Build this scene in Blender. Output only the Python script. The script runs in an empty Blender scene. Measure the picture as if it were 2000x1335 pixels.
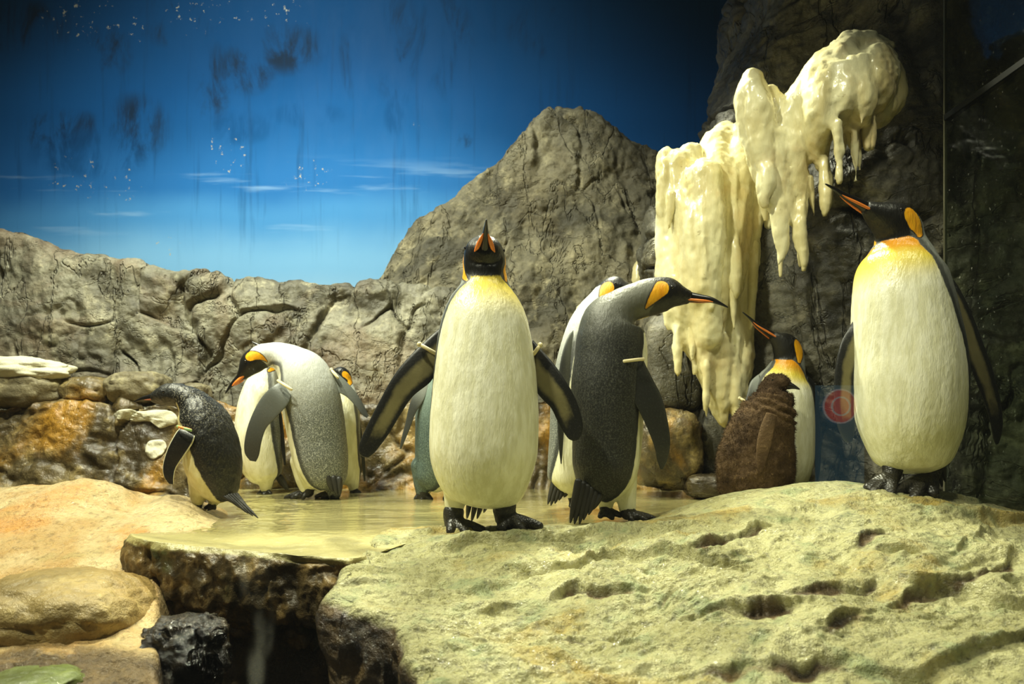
import bpy, bmesh, math, random
import numpy as np
from mathutils import Vector, Matrix

random.seed(7)
S = bpy.context.scene
C = S.collection

# ------------------------------------------------------------------ camera
F = 1333.0            # focal length in pixels of the 2000 px wide frame
HX, HY = 1000.0, 830.0  # principal column and eye level line
CAMZ = 0.30
cam_d = bpy.data.cameras.new('camera')
cam = bpy.data.objects.new('camera', cam_d)
C.objects.link(cam)
cam.location = (0, 0, CAMZ)
cam.rotation_euler = (math.pi / 2, 0, 0)
cam_d.sensor_width = 36.0
cam_d.lens = 36.0 * F / 2000.0
cam_d.shift_y = (HY - 667.5) / 2000.0
cam_d.clip_start = 0.05
cam_d.dof.use_dof = True
cam_d.dof.focus_distance = 1.93
cam_d.dof.aperture_fstop = 5.0
S.camera = cam

# ------------------------------------------------------------------ world, lamps, exposure
w = bpy.data.worlds.new('world')
S.world = w
w.use_nodes = True
w.node_tree.nodes['Background'].inputs[0].default_value = (0.55, 0.6, 0.5, 1)
w.node_tree.nodes['Background'].inputs[1].default_value = 0.07
S.view_settings.view_transform = 'Standard'
S.view_settings.look = 'None'
S.view_settings.gamma = 1
S.view_settings.exposure = 0.2
S.view_settings.use_curve_mapping = False
S.cycles.max_bounces = 4
S.cycles.diffuse_bounces = 2
S.cycles.glossy_bounces = 2
S.cycles.transmission_bounces = 2
S.cycles.transparent_max_bounces = 8
S.cycles.caustics_reflective = False
S.cycles.caustics_refractive = False
S.cycles.use_adaptive_sampling = True
S.cycles.adaptive_threshold = 0.05


def spot(name, loc, target, power, col, angle, size, blend=0.6):
    d = bpy.data.lights.new(name, 'SPOT')
    d.energy = power
    d.color = col
    d.spot_size = math.radians(angle)
    d.spot_blend = blend
    d.shadow_soft_size = size
    o = bpy.data.objects.new(name, d)
    C.objects.link(o)
    o.location = loc
    v = Vector(target) - Vector(loc)
    o.rotation_euler = v.to_track_quat('-Z', 'Y').to_euler()
    return o


WARM = (0.98, 0.98, 0.72)
# ceiling flood lamps of the enclosure, plus added wall and backdrop fills
spot('ceiling_lamp_left', (-1.75, 1.9, 3.0), (-1.3, 2.4, 0.0), 310, WARM, 95, 0.08)
spot('ceiling_lamp_centre', (-1.25, 1.05, 2.8), (-0.1, 2.1, 0.3), 300, WARM, 80, 0.10)
spot('ceiling_lamp_right', (0.95, 1.0, 2.8), (0.9, 1.9, 0.2), 105, WARM, 64, 0.10)
spot('wall_fill', (-1.4, 2.5, 3.1), (-1.3, 3.8, 0.6), 270, WARM, 112, 0.10)  # unseen fill added to brighten the rock wall
spot('ceiling_lamp_rear', (0.2, 3.15, 2.8), (0.6, 1.3, 0.0), 500, WARM, 68, 0.12)
spot('backdrop_fill', (-1.5, 2.4, 3.85), (-1.3, 4.75, 1.3), 460, (0.93, 1.0, 0.95), 110, 0.25, 1.0)  # unseen fill added to light the painted sky more evenly

# ------------------------------------------------------------------ helpers


def P(px, py, Y):
    """world point at depth Y that the frame shows at pixel (px, py)"""
    return np.array([(px - HX) / F * Y, Y, CAMZ + (HY - py) / F * Y])


def perlin(p, seed=0):
    p = np.asarray(p, dtype=np.float64)
    i = np.floor(p).astype(np.int64)
    f = p - i
    u = f * f * f * (f * (f * 6 - 15) + 10)
    out = np.zeros(len(p))
    for dx in (0, 1):
        for dy in (0, 1):
            for dz in (0, 1):
                n = ((i[:, 0] + dx) * 73856093) ^ ((i[:, 1] + dy) * 19349663) ^ ((i[:, 2] + dz) * 83492791) ^ (seed * 2654435761 + 977)
                n = n & 0xffffffff
                n = ((n ^ (n >> 15)) * 2246822519) & 0xffffffff
                n = ((n ^ (n >> 13)) * 3266489917) & 0xffffffff
                n = n ^ (n >> 16)
                gx = ((n & 1023) / 511.5) - 1
                gy = (((n >> 10) & 1023) / 511.5) - 1
                gz = (((n >> 20) & 1023) / 511.5) - 1
                d = gx * (f[:, 0] - dx) + gy * (f[:, 1] - dy) + gz * (f[:, 2] - dz)
                wx = u[:, 0] if dx else 1 - u[:, 0]
                wy = u[:, 1] if dy else 1 - u[:, 1]
                wz = u[:, 2] if dz else 1 - u[:, 2]
                out += d * wx * wy * wz
    return out * 1.2


def fbm(p, octv=4, seed=0, gain=0.5, lac=2.03):
    p = np.array(p, dtype=np.float64)
    a, s = 1.0, 0.0
    for k in range(octv):
        s = s + a * perlin(p, seed + k * 17)
        p = p * lac + 3.7
        a *= gain
    return s


def ridged(p, octv=4, seed=0, gain=0.5):
    p = np.array(p, dtype=np.float64)
    a, s = 1.0, 0.0
    for k in range(octv):
        s = s + a * (1 - 2 * np.abs(perlin(p, seed + k * 17)))
        p = p * 2.1 + 1.3
        a *= gain
    return s


def worley(p, seed=0):
    """F1, F2 and a random number of the nearest cell"""
    p = np.asarray(p, dtype=np.float64)
    i = np.floor(p).astype(np.int64)
    f1 = np.full(len(p), 9.0)
    f2 = np.full(len(p), 9.0)
    rid = np.zeros(len(p))
    for dx in (-1, 0, 1):
        for dy in (-1, 0, 1):
            for dz in (-1, 0, 1):
                c = i + np.array([dx, dy, dz])
                n = ((c[:, 0] * 73856093) ^ (c[:, 1] * 19349663) ^ (c[:, 2] * 83492791) ^ (seed * 2654435761 + 12345)) & 0xffffffff
                n = ((n ^ (n >> 15)) * 2246822519) & 0xffffffff
                n = ((n ^ (n >> 13)) * 3266489917) & 0xffffffff
                n = n ^ (n >> 16)
                q = c + np.stack([(n & 1023) / 1023., ((n >> 10) & 1023) / 1023., ((n >> 20) & 1023) / 1023.], 1)
                d = np.sqrt(((q - p) ** 2).sum(1))
                near = d < f1
                f2 = np.where(near, f1, np.minimum(f2, d))
                rid = np.where(near, ((n >> 5) & 4095) / 4095., rid)
                f1 = np.where(near, d, f1)
    return f1, f2, rid


def sstep(a, b, x):
    t = np.clip((x - a) / (b - a), 0, 1)
    return t * t * (3 - 2 * t)


def interp(xs, pts):
    """piecewise smooth (Catmull-Rom style through np.interp twice) profile"""
    pts = sorted(pts)
    px = np.array([p[0] for p in pts], float)
    py = np.array([p[1] for p in pts], float)
    return np.interp(xs, px, py)


def catmull(nodes, n):
    """Catmull-Rom through rows of nodes, n samples, roughly even"""
    N = np.asarray(nodes, float)
    k = len(N)
    t = np.linspace(0, k - 1, n)
    i = np.clip(np.floor(t).astype(int), 0, k - 2)
    f = (t - i)[:, None]
    p0 = N[np.maximum(i - 1, 0)]
    p1 = N[i]
    p2 = N[i + 1]
    p3 = N[np.minimum(i + 2, k - 1)]
    return 0.5 * (2 * p1 + (p2 - p0) * f + (2 * p0 - 5 * p1 + 4 * p2 - p3) * f ** 2 + (3 * p1 - p0 - 3 * p2 + p3) * f ** 3)


def mesh_obj(name, V, faces, mat, parent=None, origin=None, attrs=None, smooth=True):
    V = np.asarray(V, float)
    if origin is None:
        origin = np.zeros(3) if parent is not None else np.array([(V[:, 0].min() + V[:, 0].max()) / 2, (V[:, 1].min() + V[:, 1].max()) / 2, V[:, 2].min()])
    origin = np.asarray(origin, float)
    me = bpy.data.meshes.new(name)
    Vl = V - origin
    if isinstance(faces, np.ndarray):
        nf, k = faces.shape
        me.vertices.add(len(Vl))
        me.vertices.foreach_set('co', Vl.astype(np.float32).ravel())
        me.loops.add(nf * k)
        me.loops.foreach_set('vertex_index', faces.astype(np.int32).ravel())
        me.polygons.add(nf)
        me.polygons.foreach_set('loop_start', np.arange(0, nf * k, k, dtype=np.int32))
        me.update(calc_edges=True)
        me.validate()
    else:
        me.from_pydata(Vl.tolist(), [], faces)
        me.update()
    if smooth:
        me.polygons.foreach_set('use_smooth', np.ones(len(me.polygons), bool))
    for nm, arr in (attrs or {}).items():
        a = me.attributes.new(nm, 'FLOAT', 'POINT')
        a.data.foreach_set('value', np.asarray(arr, np.float32))
    if mat is not None:
        me.materials.append(mat)
    o = bpy.data.objects.new(name, me)
    C.objects.link(o)
    if parent is not None:
        o.parent = parent
    o.location = origin
    return o


def grid_faces(nu, nv, closed_v=False):
    i = np.arange(nu - 1)[:, None]
    j = np.arange(nv if closed_v else nv - 1)[None, :]
    a = i * nv + j
    b = i * nv + (j + 1) % nv
    c = (i + 1) * nv + (j + 1) % nv
    d = (i + 1) * nv + j
    return np.stack([a, b, c, d], -1).reshape(-1, 4)


def grid_normals(G):
    du = np.gradient(G, axis=0)
    dv = np.gradient(G, axis=1)
    n = np.cross(du, dv)
    return n / np.maximum(np.linalg.norm(n, axis=2, keepdims=True), 1e-9)


def tag(o, label=None, cat=None, group=None, kind=None):
    if label:
        o['label'] = label
    if cat:
        o['category'] = cat
    if group:
        o['group'] = group
    if kind:
        o['kind'] = kind
    return o


def remesh(V, Fc, voxel, smooth_it=4, factor=0.5):
    """voxel union of the pieces; returns vertex array and face list"""
    me = bpy.data.meshes.new('t')
    me.from_pydata([tuple(v) for v in V], [], [tuple(f) for f in Fc])
    me.update()
    ob = bpy.data.objects.new('t', me)
    C.objects.link(ob)
    m = ob.modifiers.new('r', 'REMESH')
    m.mode = 'VOXEL'
    m.voxel_size = voxel
    m.adaptivity = 0
    if smooth_it:
        s = ob.modifiers.new('s', 'SMOOTH')
        s.factor = factor
        s.iterations = smooth_it
    dg = bpy.context.evaluated_depsgraph_get()
    ev = ob.evaluated_get(dg)
    m2 = bpy.data.meshes.new_from_object(ev)
    n = len(m2.vertices)
    co = np.empty(n * 3, np.float32)
    m2.vertices.foreach_get('co', co)
    no = np.empty(n * 3, np.float32)
    m2.vertices.foreach_get('normal', no)
    quads = all(len(p.vertices) == 4 for p in m2.polygons)
    if quads:
        fi = np.empty(len(m2.polygons) * 4, np.int32)
        m2.polygons.foreach_get('vertices', fi)
        fc = fi.reshape(-1, 4)
    else:
        fc = [tuple(p.vertices) for p in m2.polygons]
    bpy.data.objects.remove(ob)
    bpy.data.meshes.remove(me)
    bpy.data.meshes.remove(m2)
    return co.reshape(-1, 3).astype(float), fc, no.reshape(-1, 3).astype(float)


class Soup:
    """collects closed pieces before a voxel union"""

    def __init__(s):
        s.V = []
        s.F = []
        s.n = 0

    def add(s, V, Fc):
        s.V.append(np.asarray(V, float))
        s.F += [tuple(int(i) + s.n for i in f) for f in Fc]
        s.n += len(V)

    def tube(s, pts, rad, seg=12, flat=None):
        """tapered tube with rounded ends along pts; rad per point"""
        pts = np.asarray(pts, float)
        rad = np.asarray(rad, float)
        T = np.gradient(pts, axis=0)
        T /= np.maximum(np.linalg.norm(T, axis=1, keepdims=True), 1e-9)
        # round caps
        e0, e1 = [], []
        for a in (0.0, 0.5, 0.8):
            e0.append((pts[0] - T[0] * rad[0] * (1 - a) * 0.9, rad[0] * math.sqrt(max(1 - (1 - a) ** 2, 0.01)), T[0]))
            e1.append((pts[-1] + T[-1] * rad[-1] * (1 - a) * 0.9, rad[-1] * math.sqrt(max(1 - (1 - a) ** 2, 0.01)), T[-1]))
        rows = e0 + list(zip(pts, rad, T)) + e1[::-1]
        V = []
        ref = np.array([0.31, 0.2, 0.93])
        for c, r, t in rows:
            a = np.cross(t, ref)
            if np.linalg.norm(a) < 1e-3:
                a = np.cross(t, np.array([1., 0, 0]))
            a /= np.linalg.norm(a)
            b = np.cross(t, a)
            for k in range(seg):
                th = 2 * math.pi * k / seg
                V.append(c + r * (a * math.cos(th) + b * math.sin(th)))
        n = len(rows)
        fc = [tuple(f) for f in grid_faces(n, seg, True)]
        fc.append(tuple(range(seg - 1, -1, -1)))
        fc.append(tuple((n - 1) * seg + k for k in range(seg)))
        s.add(V, fc)

    def ball(s, c, r, seg=16, rings=10):
        c = np.asarray(c, float)
        r = np.asarray(r, float) * np.ones(3)
        V = []
        for i in range(rings):
            ph = math.pi * (i + 0.5) / rings
            for k in range(seg):
                th = 2 * math.pi * k / seg
                V.append(c + r * np.array([math.sin(ph) * math.cos(th), math.sin(ph) * math.sin(th), math.cos(ph)]))
        fc = [tuple(f) for f in grid_faces(rings, seg, True)]
        fc.append(tuple(range(seg - 1, -1, -1)))
        fc.append(tuple((rings - 1) * seg + k for k in range(seg)))
        s.add(V, fc)

    def arrays(s):
        return np.concatenate(s.V), s.F


# ------------------------------------------------------------------ materials


class NT:
    def __init__(s, name):
        s.m = bpy.data.materials.new(name)
        s.m.use_nodes = True
        s.t = s.m.node_tree
        s.b = s.t.nodes['Principled BSDF']

    def n(s, typ, **kw):
        nd = s.t.nodes.new(typ)
        for k, v in kw.items():
            setattr(nd, k, v)
        return nd

    def put(s, sock, v):
        if v is None:
            return
        if isinstance(v, bpy.types.NodeSocket):
            s.t.links.new(v, sock)
        elif isinstance(v, (tuple, list)) and len(v) == 3 and len(sock.default_value) == 4:
            sock.default_value = (*v, 1)
        else:
            sock.default_value = v

    def coord(s, scale=(1, 1, 1), rot=(0, 0, 0)):
        g = s.n('ShaderNodeNewGeometry')
        mp = s.n('ShaderNodeMapping')
        s.t.links.new(g.outputs['Position'], mp.inputs['Vector'])
        mp.inputs['Scale'].default_value = scale
        mp.inputs['Rotation'].default_value = rot
        return mp.outputs[0]

    def noise(s, scale, detail=4, rough=0.55, vec=None, dist=0.0, color=False):
        nd = s.n('ShaderNodeTexNoise')
        s.put(nd.inputs['Vector'], vec if vec is not None else s.coord())
        nd.inputs['Scale'].default_value = scale
        nd.inputs['Detail'].default_value = detail
        nd.inputs['Roughness'].default_value = rough
        nd.inputs['Distortion'].default_value = dist
        return nd.outputs['Color' if color else 'Fac']

    def voro(s, scale, vec=None, feature='F1', out='Distance', rnd=1.0):
        nd = s.n('ShaderNodeTexVoronoi', feature=feature)
        s.put(nd.inputs['Vector'], vec if vec is not None else s.coord())
        nd.inputs['Scale'].default_value = scale
        nd.inputs['Randomness'].default_value = rnd
        return nd.outputs[out]

    def math(s, op, a, b=None, clamp=False):
        nd = s.n('ShaderNodeMath', operation=op, use_clamp=clamp)
        s.put(nd.inputs[0], a)
        if b is not None:
            s.put(nd.inputs[1], b)
        return nd.outputs[0]

    def ramp(s, v, a, b, lo=0.0, hi=1.0):
        nd = s.n('ShaderNodeMapRange', interpolation_type='SMOOTHSTEP')
        s.put(nd.inputs['Value'], v)
        nd.inputs['From Min'].default_value = a
        nd.inputs['From Max'].default_value = b
        nd.inputs['To Min'].default_value = lo
        nd.inputs['To Max'].default_value = hi
        return nd.outputs[0]

    def mix(s, fac, a, b, mode='MIX'):
        nd = s.n('ShaderNodeMix', data_type='RGBA', blend_type=mode)
        s.put(nd.inputs[0], fac)
        s.put(nd.inputs[6], a)
        s.put(nd.inputs[7], b)
        return nd.outputs[2]

    def attr(s, name):
        nd = s.n('ShaderNodeAttribute', attribute_name=name)
        return nd.outputs['Fac']

    def sep(s, vec):
        nd = s.n('ShaderNodeSeparateXYZ')
        s.put(nd.inputs[0], vec)
        return nd.outputs

    def bump(s, h, strength, dist, prev=None):
        nd = s.n('ShaderNodeBump')
        s.put(nd.inputs['Height'], h)
        s.put(nd.inputs['Strength'], strength)
        nd.inputs['Distance'].default_value = dist
        if prev is not None:
            s.put(nd.inputs['Normal'], prev)
        return nd.outputs[0]

    def done(s, color, rough=0.5, normal=None, spec=0.5, coat=None, sss=None):
        s.put(s.b.inputs['Base Color'], color)
        s.put(s.b.inputs['Roughness'], rough)
        s.put(s.b.inputs['Specular IOR Level'], spec)
        if normal is not None:
            s.put(s.b.inputs['Normal'], normal)
        if coat is not None:
            s.put(s.b.inputs['Coat Weight'], coat)
            s.b.inputs['Coat Roughness'].default_value = 0.08
            if normal is not None:
                s.put(s.b.inputs['Coat Normal'], normal)
        if sss and sss[0] > 0.5:
            s.b.inputs['Subsurface Weight'].default_value = sss[0]
            s.b.inputs['Subsurface Radius'].default_value = sss[1]
            s.b.inputs['Subsurface Scale'].default_value = sss[2]
        return s.m


def rgb(r, g, b):
    """display 0-255 to linear"""
    f = lambda c: ((c / 255 + 0.055) / 1.055) ** 2.4 if c > 10 else c / 255 / 12.92
    return (f(r), f(g), f(b))


def rock_mat(name, base, dark, light, stain=None, stain_amt=0.5, rough=(0.5, 0.8), bump=1.0, streak=0.5, wet=0.0, fine=60, spec=0.4, crease=1.0):
    t = NT(name)
    n1 = t.noise(2.2, 6, 0.6, dist=0.4)
    n2 = t.noise(9, 7, 0.65)
    n3 = t.noise(fine, 6, 0.65)
    col = t.mix(t.ramp(n1, 0.35, 0.68), dark, base)
    col = t.mix(t.ramp(n2, 0.48, 0.75), col, light)
    st = t.noise(5, 6, 0.6, vec=t.coord((1.6, 1.6, 0.22)), dist=0.3)
    col = t.mix(t.math('MULTIPLY', t.ramp(st, 0.5, 0.72), streak), col, dark)
    if stain is not None:
        s1 = t.noise(1.7, 5, 0.6, dist=0.8)
        col = t.mix(t.math('MULTIPLY', t.ramp(s1, 0.45, 0.62), stain_amt), col, stain)
    col = t.mix(t.ramp(n3, 0.3, 0.75, 0.0, 0.35), col, dark, 'MULTIPLY') if False else t.mix(t.ramp(n3, 0.55, 0.35, 0.0, 0.4), col, dark)
    r = t.ramp(n2, 0.3, 0.7, rough[0], rough[1])
    b = t.bump(n2, 0.5 * bump, 0.03)
    b = t.bump(n3, 0.55 * bump, 0.008, b)
    cz = t.noise(2.4, 5, 0.55, vec=t.coord((1.5, 1.2, 0.5)), dist=0.5)
    b = t.bump(t.ramp(t.math('ABSOLUTE', t.math('SUBTRACT', cz, 0.5)), 0.0, 0.014), 0.7 * bump * crease, 0.02, b)
    cz2 = t.noise(3.1, 5, 0.55, vec=t.coord((0.7, 1.2, 1.5)), dist=0.4)
    b = t.bump(t.ramp(t.math('ABSOLUTE', t.math('SUBTRACT', cz2, 0.5)), 0.0, 0.012), 0.5 * bump * crease, 0.015, b)
    return t.done(col, r, b, spec, coat=wet if wet else None)

# ================================================================== the setting
# painted sky backdrop
BY = 4.75


def sky_mat(name, dirt=1.0):
    t = NT(name)
    pos = t.coord()
    z = t.sep(pos)[2]
    nz = t.noise(0.9, 4, 0.5)
    zz = t.math('ADD', z, t.math('MULTIPLY', t.math('SUBTRACT', nz, 0.5), 0.35))
    cr = t.n('ShaderNodeValToRGB')
    t.put(cr.inputs[0], t.ramp(zz, 0.7, 3.4))
    nd = cr.color_ramp
    nd.interpolation = 'EASE'
    nd.elements[0].position = 0.0
    nd.elements[0].color = (*rgb(168, 204, 224), 1)
    nd.elements[1].position = 1.0
    nd.elements[1].color = (*rgb(8, 64, 108), 1)
    for p_, c_ in ((0.16, (122, 176, 214)), (0.33, (70, 136, 190)), (0.45, (36, 104, 166)), (0.72, (18, 84, 140))):
        e = nd.elements.new(p_)
        e.color = (*rgb(*c_), 1)
    col = cr.outputs[0]
    # rubbed dark stains running down the paint
    xx = t.sep(pos)[0]

    def blob(px, py, rx, ry):
        c = P(px, py, BY)
        dx = t.math('DIVIDE', t.math('SUBTRACT', xx, float(c[0])), rx / F * BY)
        dz = t.math('DIVIDE', t.math('SUBTRACT', z, float(c[2])), ry / F * BY)
        r2 = t.math('ADD', t.math('MULTIPLY', dx, dx), t.math('MULTIPLY', dz, dz))
        return t.ramp(r2, 1.0, 0.15)

    def many(lst):
        acc = None
        for q in lst:
            m_ = blob(*q)
            acc = m_ if acc is None else t.math('MAXIMUM', acc, m_)
        return acc
    st = t.noise(3.2, 8, 0.68, vec=t.coord((1.5, 1, 0.5)), dist=0.5)
    zone = many([(120, 255, 110, 50), (265, 250, 80, 80), (415, 165, 45, 95), (560, 95, 90, 60), (480, 135, 70, 60), (775, 90, 60, 130), (870, 90, 70, 120), (40, 50, 130, 60), (340, 40, 90, 60), (690, 120, 40, 80), (210, 100, 60, 60), (905, 275, 22, 20), (1060, 60, 80, 60)])
    m = t.math('MULTIPLY', t.ramp(st, 0.46, 0.66), zone)
    col = t.mix(t.math('MULTIPLY', m, 0.85 * dirt), col, rgb(24, 34, 42))
    zone2 = many([(470, 250, 80, 40), (600, 225, 90, 30), (770, 230, 25, 45), (180, 300, 140, 60)])
    col = t.mix(t.math('MULTIPLY', t.math('MULTIPLY', t.ramp(st, 0.42, 0.6), zone2), 0.7 * dirt), col, rgb(8, 70, 120))
    st2 = t.noise(3.5, 5, 0.6, vec=t.coord((6, 1, 0.35)))
    m2 = t.math('MULTIPLY', t.ramp(st2, 0.55, 0.75), t.ramp(z, 1.3, 1.9))
    col = t.mix(t.math('MULTIPLY', m2, 0.4 * dirt), col, rgb(14, 56, 92))
    # flaked spots of bare plaster
    fl = t.noise(20, 6, 0.7)
    zn = many([(150, 345, 90, 60), (240, 360, 60, 50), (160, 35, 110, 70), (275, 55, 40, 40), (400, 30, 120, 50), (600, 345, 70, 50), (440, 300, 60, 60), (330, 480, 40, 30), (560, 30, 60, 50), (815, 245, 20, 15)])
    m3 = t.math('MULTIPLY', t.ramp(t.math('ADD', fl, t.math('MULTIPLY', zn, 0.06)), 0.66, 0.69), zn)
    col = t.mix(t.math('MULTIPLY', m3, 0.9 * dirt), col, rgb(176, 172, 150))
    # painted haze streaks low over the horizon
    sx = t.noise(1.2, 4, 0.5, vec=t.coord((0.9, 1, 9)))
    m4 = t.math('MULTIPLY', t.ramp(sx, 0.56, 0.7), t.math('MULTIPLY', t.ramp(z, 1.5, 1.8), t.ramp(z, 2.2, 1.95)))
    col = t.mix(t.math('MULTIPLY', m4, 0.5), col, rgb(150, 185, 215))
    b = t.bump(fl, 0.15, 0.004)
    return t.done(col, t.ramp(st, 0.3, 0.7, 0.7, 0.85), b, 0.15)


def panel(name, a, b, z0, z1, mat, thick=0.06):
    """upright board from a to b (XY), its face towards the camera side"""
    a = np.array(a, float)
    b = np.array(b, float)
    d = (b - a) / np.linalg.norm(b - a)
    nrm = np.array([-d[1], d[0]])
    if nrm[1] < 0 or (abs(nrm[1]) < 1e-6 and nrm[0] < 0):
        nrm = -nrm
    V = []
    for q in (a, b, b + nrm * thick, a + nrm * thick):
        for z in (z0, z1):
            V.append((q[0], q[1], z))
    fc = [(0, 2, 3, 1), (2, 4, 5, 3), (4, 6, 7, 5), (6, 0, 1, 7), (1, 3, 5, 7), (0, 6, 4, 2)]
    return mesh_obj(name, V, fc, mat, smooth=False)


SKY = sky_mat('painted_sky')
wb = panel('wall_back', (-4.4, BY), (1.443, BY), -0.5, 3.9, SKY)
tag(wb, 'blue painted sky backdrop with flaking paint and dark rubbed stains', 'backdrop', kind='structure')
SKY2 = sky_mat('painted_sky_side', 0.4)
wr = panel('wall_right', (1.443, BY), (2.88, 4.05), -0.5, 3.9, SKY2)
tag(wr, 'darker blue backdrop panel beside the tall rock pillar', 'backdrop', kind='structure')

wg = box_side = panel('wall_side', (2.9, 4.05), (2.9, 0.2), -0.5, 3.9, NT('gallery_dark').done(rgb(30, 30, 26), 0.7))
tag(wg, 'dark wall beyond the side viewing glass', 'wall', kind='structure')
# dark sump under the shelf
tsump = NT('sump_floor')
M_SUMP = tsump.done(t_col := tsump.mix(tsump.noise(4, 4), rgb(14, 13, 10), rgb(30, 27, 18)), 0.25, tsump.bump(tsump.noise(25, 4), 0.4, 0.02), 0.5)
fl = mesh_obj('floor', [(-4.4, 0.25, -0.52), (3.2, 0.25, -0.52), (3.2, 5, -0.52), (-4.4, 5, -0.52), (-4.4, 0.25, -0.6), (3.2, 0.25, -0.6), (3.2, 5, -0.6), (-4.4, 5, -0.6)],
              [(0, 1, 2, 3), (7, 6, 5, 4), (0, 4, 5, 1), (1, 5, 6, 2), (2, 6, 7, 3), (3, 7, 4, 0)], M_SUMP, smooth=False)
tag(fl, 'dark wet floor of the sump under the rocks', 'floor', kind='structure')

# ------------------------------------------------------------------ rock materials
GREY = rock_mat('grey_rock', rgb(146, 142, 120), rgb(74, 70, 56), rgb(176, 170, 142), rgb(112, 90, 66), 0.5, (0.45, 0.7), 1.1, 0.85)
PEAK = rock_mat('peak_rock', rgb(138, 130, 102), rgb(66, 62, 46), rgb(168, 158, 124), rgb(100, 90, 64), 0.5, (0.6, 0.85), 1.1, 0.45)
PILLAR = rock_mat('dark_pillar_rock', rgb(110, 106, 90), rgb(42, 41, 35), rgb(142, 136, 114), rgb(66, 60, 46), 0.45, (0.32, 0.6), 1.2, 0.5, wet=0.2)
TIER = rock_mat('amber_wet_rock', rgb(120, 104, 66), rgb(58, 50, 34), rgb(170, 150, 96), rgb(196, 144, 46), 0.7, (0.18, 0.42), 1.0, 0.4, wet=0.5, crease=0.4)
BOULD = rock_mat('boulder_rock', rgb(150, 140, 108), rgb(88, 80, 60), rgb(180, 170, 130), rgb(140, 112, 66), 0.4, (0.4, 0.7), 0.9, 0.3, wet=0.15, crease=0.15)


def mound_mat(name, pale, mid, green, amber, dark):
    t = NT(name)
    n1 = t.noise(3.0, 6, 0.6, dist=0.7)
    n2 = t.noise(11, 7, 0.62, dist=0.3)
    n3 = t.noise(55, 6, 0.65)
    n5 = t.noise(2.1, 5, 0.6, dist=1.0, vec=t.coord((1, 1.4, 1), (0.3, 0.2, 0.8)))
    col = t.mix(t.ramp(n1, 0.32, 0.6), mid, pale)
    col = t.mix(t.math('MULTIPLY', t.ramp(n2, 0.5, 0.68), 0.6), col, green)
    col = t.mix(t.math('MULTIPLY', t.ramp(n5, 0.53, 0.66), 0.75), col, amber)
    col = t.mix(t.math('MULTIPLY', t.ramp(n3, 0.5, 0.3), 0.55), col, dark)
    pit = t.noise(6.5, 6, 0.68, dist=0.6, vec=t.coord((1, 1.8, 1), (0, 0, 0.35)))
    col = t.mix(t.math('MULTIPLY', t.ramp(pit, 0.62, 0.72), 0.6), col, dark)
    # bare rock left uncoated where the ledges break off
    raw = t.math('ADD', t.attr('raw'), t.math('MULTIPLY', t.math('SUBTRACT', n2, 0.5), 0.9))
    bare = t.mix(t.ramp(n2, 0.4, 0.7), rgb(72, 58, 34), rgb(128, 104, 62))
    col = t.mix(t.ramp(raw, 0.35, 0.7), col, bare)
    r = t.ramp(n2, 0.32, 0.66, 0.16, 0.5)
    b = t.bump(n2, 0.55, 0.025)
    b = t.bump(n3, 1.0, 0.015, b)
    n6 = t.noise(150, 3, 0.6)
    b = t.bump(n6, 0.7, 0.003, b)
    return t.done(col, r, b, 0.5, coat=t.ramp(n1, 0.3, 0.6, 0.35, 0.9))


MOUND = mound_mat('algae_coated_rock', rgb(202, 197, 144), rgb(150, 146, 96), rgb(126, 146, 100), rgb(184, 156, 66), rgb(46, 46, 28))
BANK = mound_mat('cream_bank_rock', rgb(232, 208, 156), rgb(196, 158, 96), rgb(176, 160, 102), rgb(216, 150, 66), rgb(110, 88, 50))


# ------------------------------------------------------------------ builders for the rocks
def creases(p, freq, width, seed, stretch=(1, 1, 1)):
    """thin winding grooves, 0..1"""
    q = p * np.array(stretch) * freq
    n = perlin(q, seed) + 0.35 * perlin(q * 2.3, seed + 1) + 0.15 * perlin(q * 5.1, seed + 2)
    return np.exp(-(n / width) ** 2)


def block_disp(p, seed, cell, big=0.05, block=0.03, crack=0.03, width=0.09, fine=0.008, stretch=(1, 1, 1), warp=0.15, vert=1.0):
    p = np.asarray(p)
    wv = np.stack([perlin(p * 2.3, seed + 1), perlin(p * 2.3, seed + 2), perlin(p * 2.3, seed + 3)], 1)
    wv2 = np.stack([perlin(p * 9, seed + 4), perlin(p * 9, seed + 5), perlin(p * 9, seed + 6)], 1)
    q = (p + 1.6 * warp * wv + 0.04 * wv2) * np.array(stretch) * cell
    f1, f2, rid = worley(q, seed)
    e = f2 - f1
    d = big * fbm(p * 1.6, 3, seed + 8)
    d += block * (rid - 0.5) * sstep(0.0, 0.3, e)
    mask = sstep(-0.05, 0.3, perlin(p * 2.1, seed + 31))
    d -= crack * (1 - sstep(0.0, width, e)) * mask
    # winding vertical and level fissures
    m2 = sstep(-0.2, 0.25, perlin(p * 1.7, seed + 61))
    d -= crack * 0.8 * vert * creases(p + 0.1 * wv, 1.7, 0.05, seed + 62, (1.3, 1, 0.35)) * m2
    d -= crack * 0.5 * creases(p + 0.1 * wv, 2.0, 0.04, seed + 65, (0.5, 1, 1.2)) * sstep(-0.1, 0.3, perlin(p * 2.5, seed + 66))
    d -= crack * 0.35 * creases(p, 4.5, 0.06, seed + 68, (1, 1, 0.7)) * sstep(0.0, 0.4, perlin(p * 3.5, seed + 69))
    d += fine * 2.2 * fbm(p * np.array([5, 5, 3.6]), 5, seed + 9, 0.55)
    d += fine * fbm(p * 21, 4, seed + 10) + fine * 0.9 * (ridged(p * np.array([8, 8, 6]), 3, seed + 12) - 1.0) * 0.5
    return d


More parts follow.
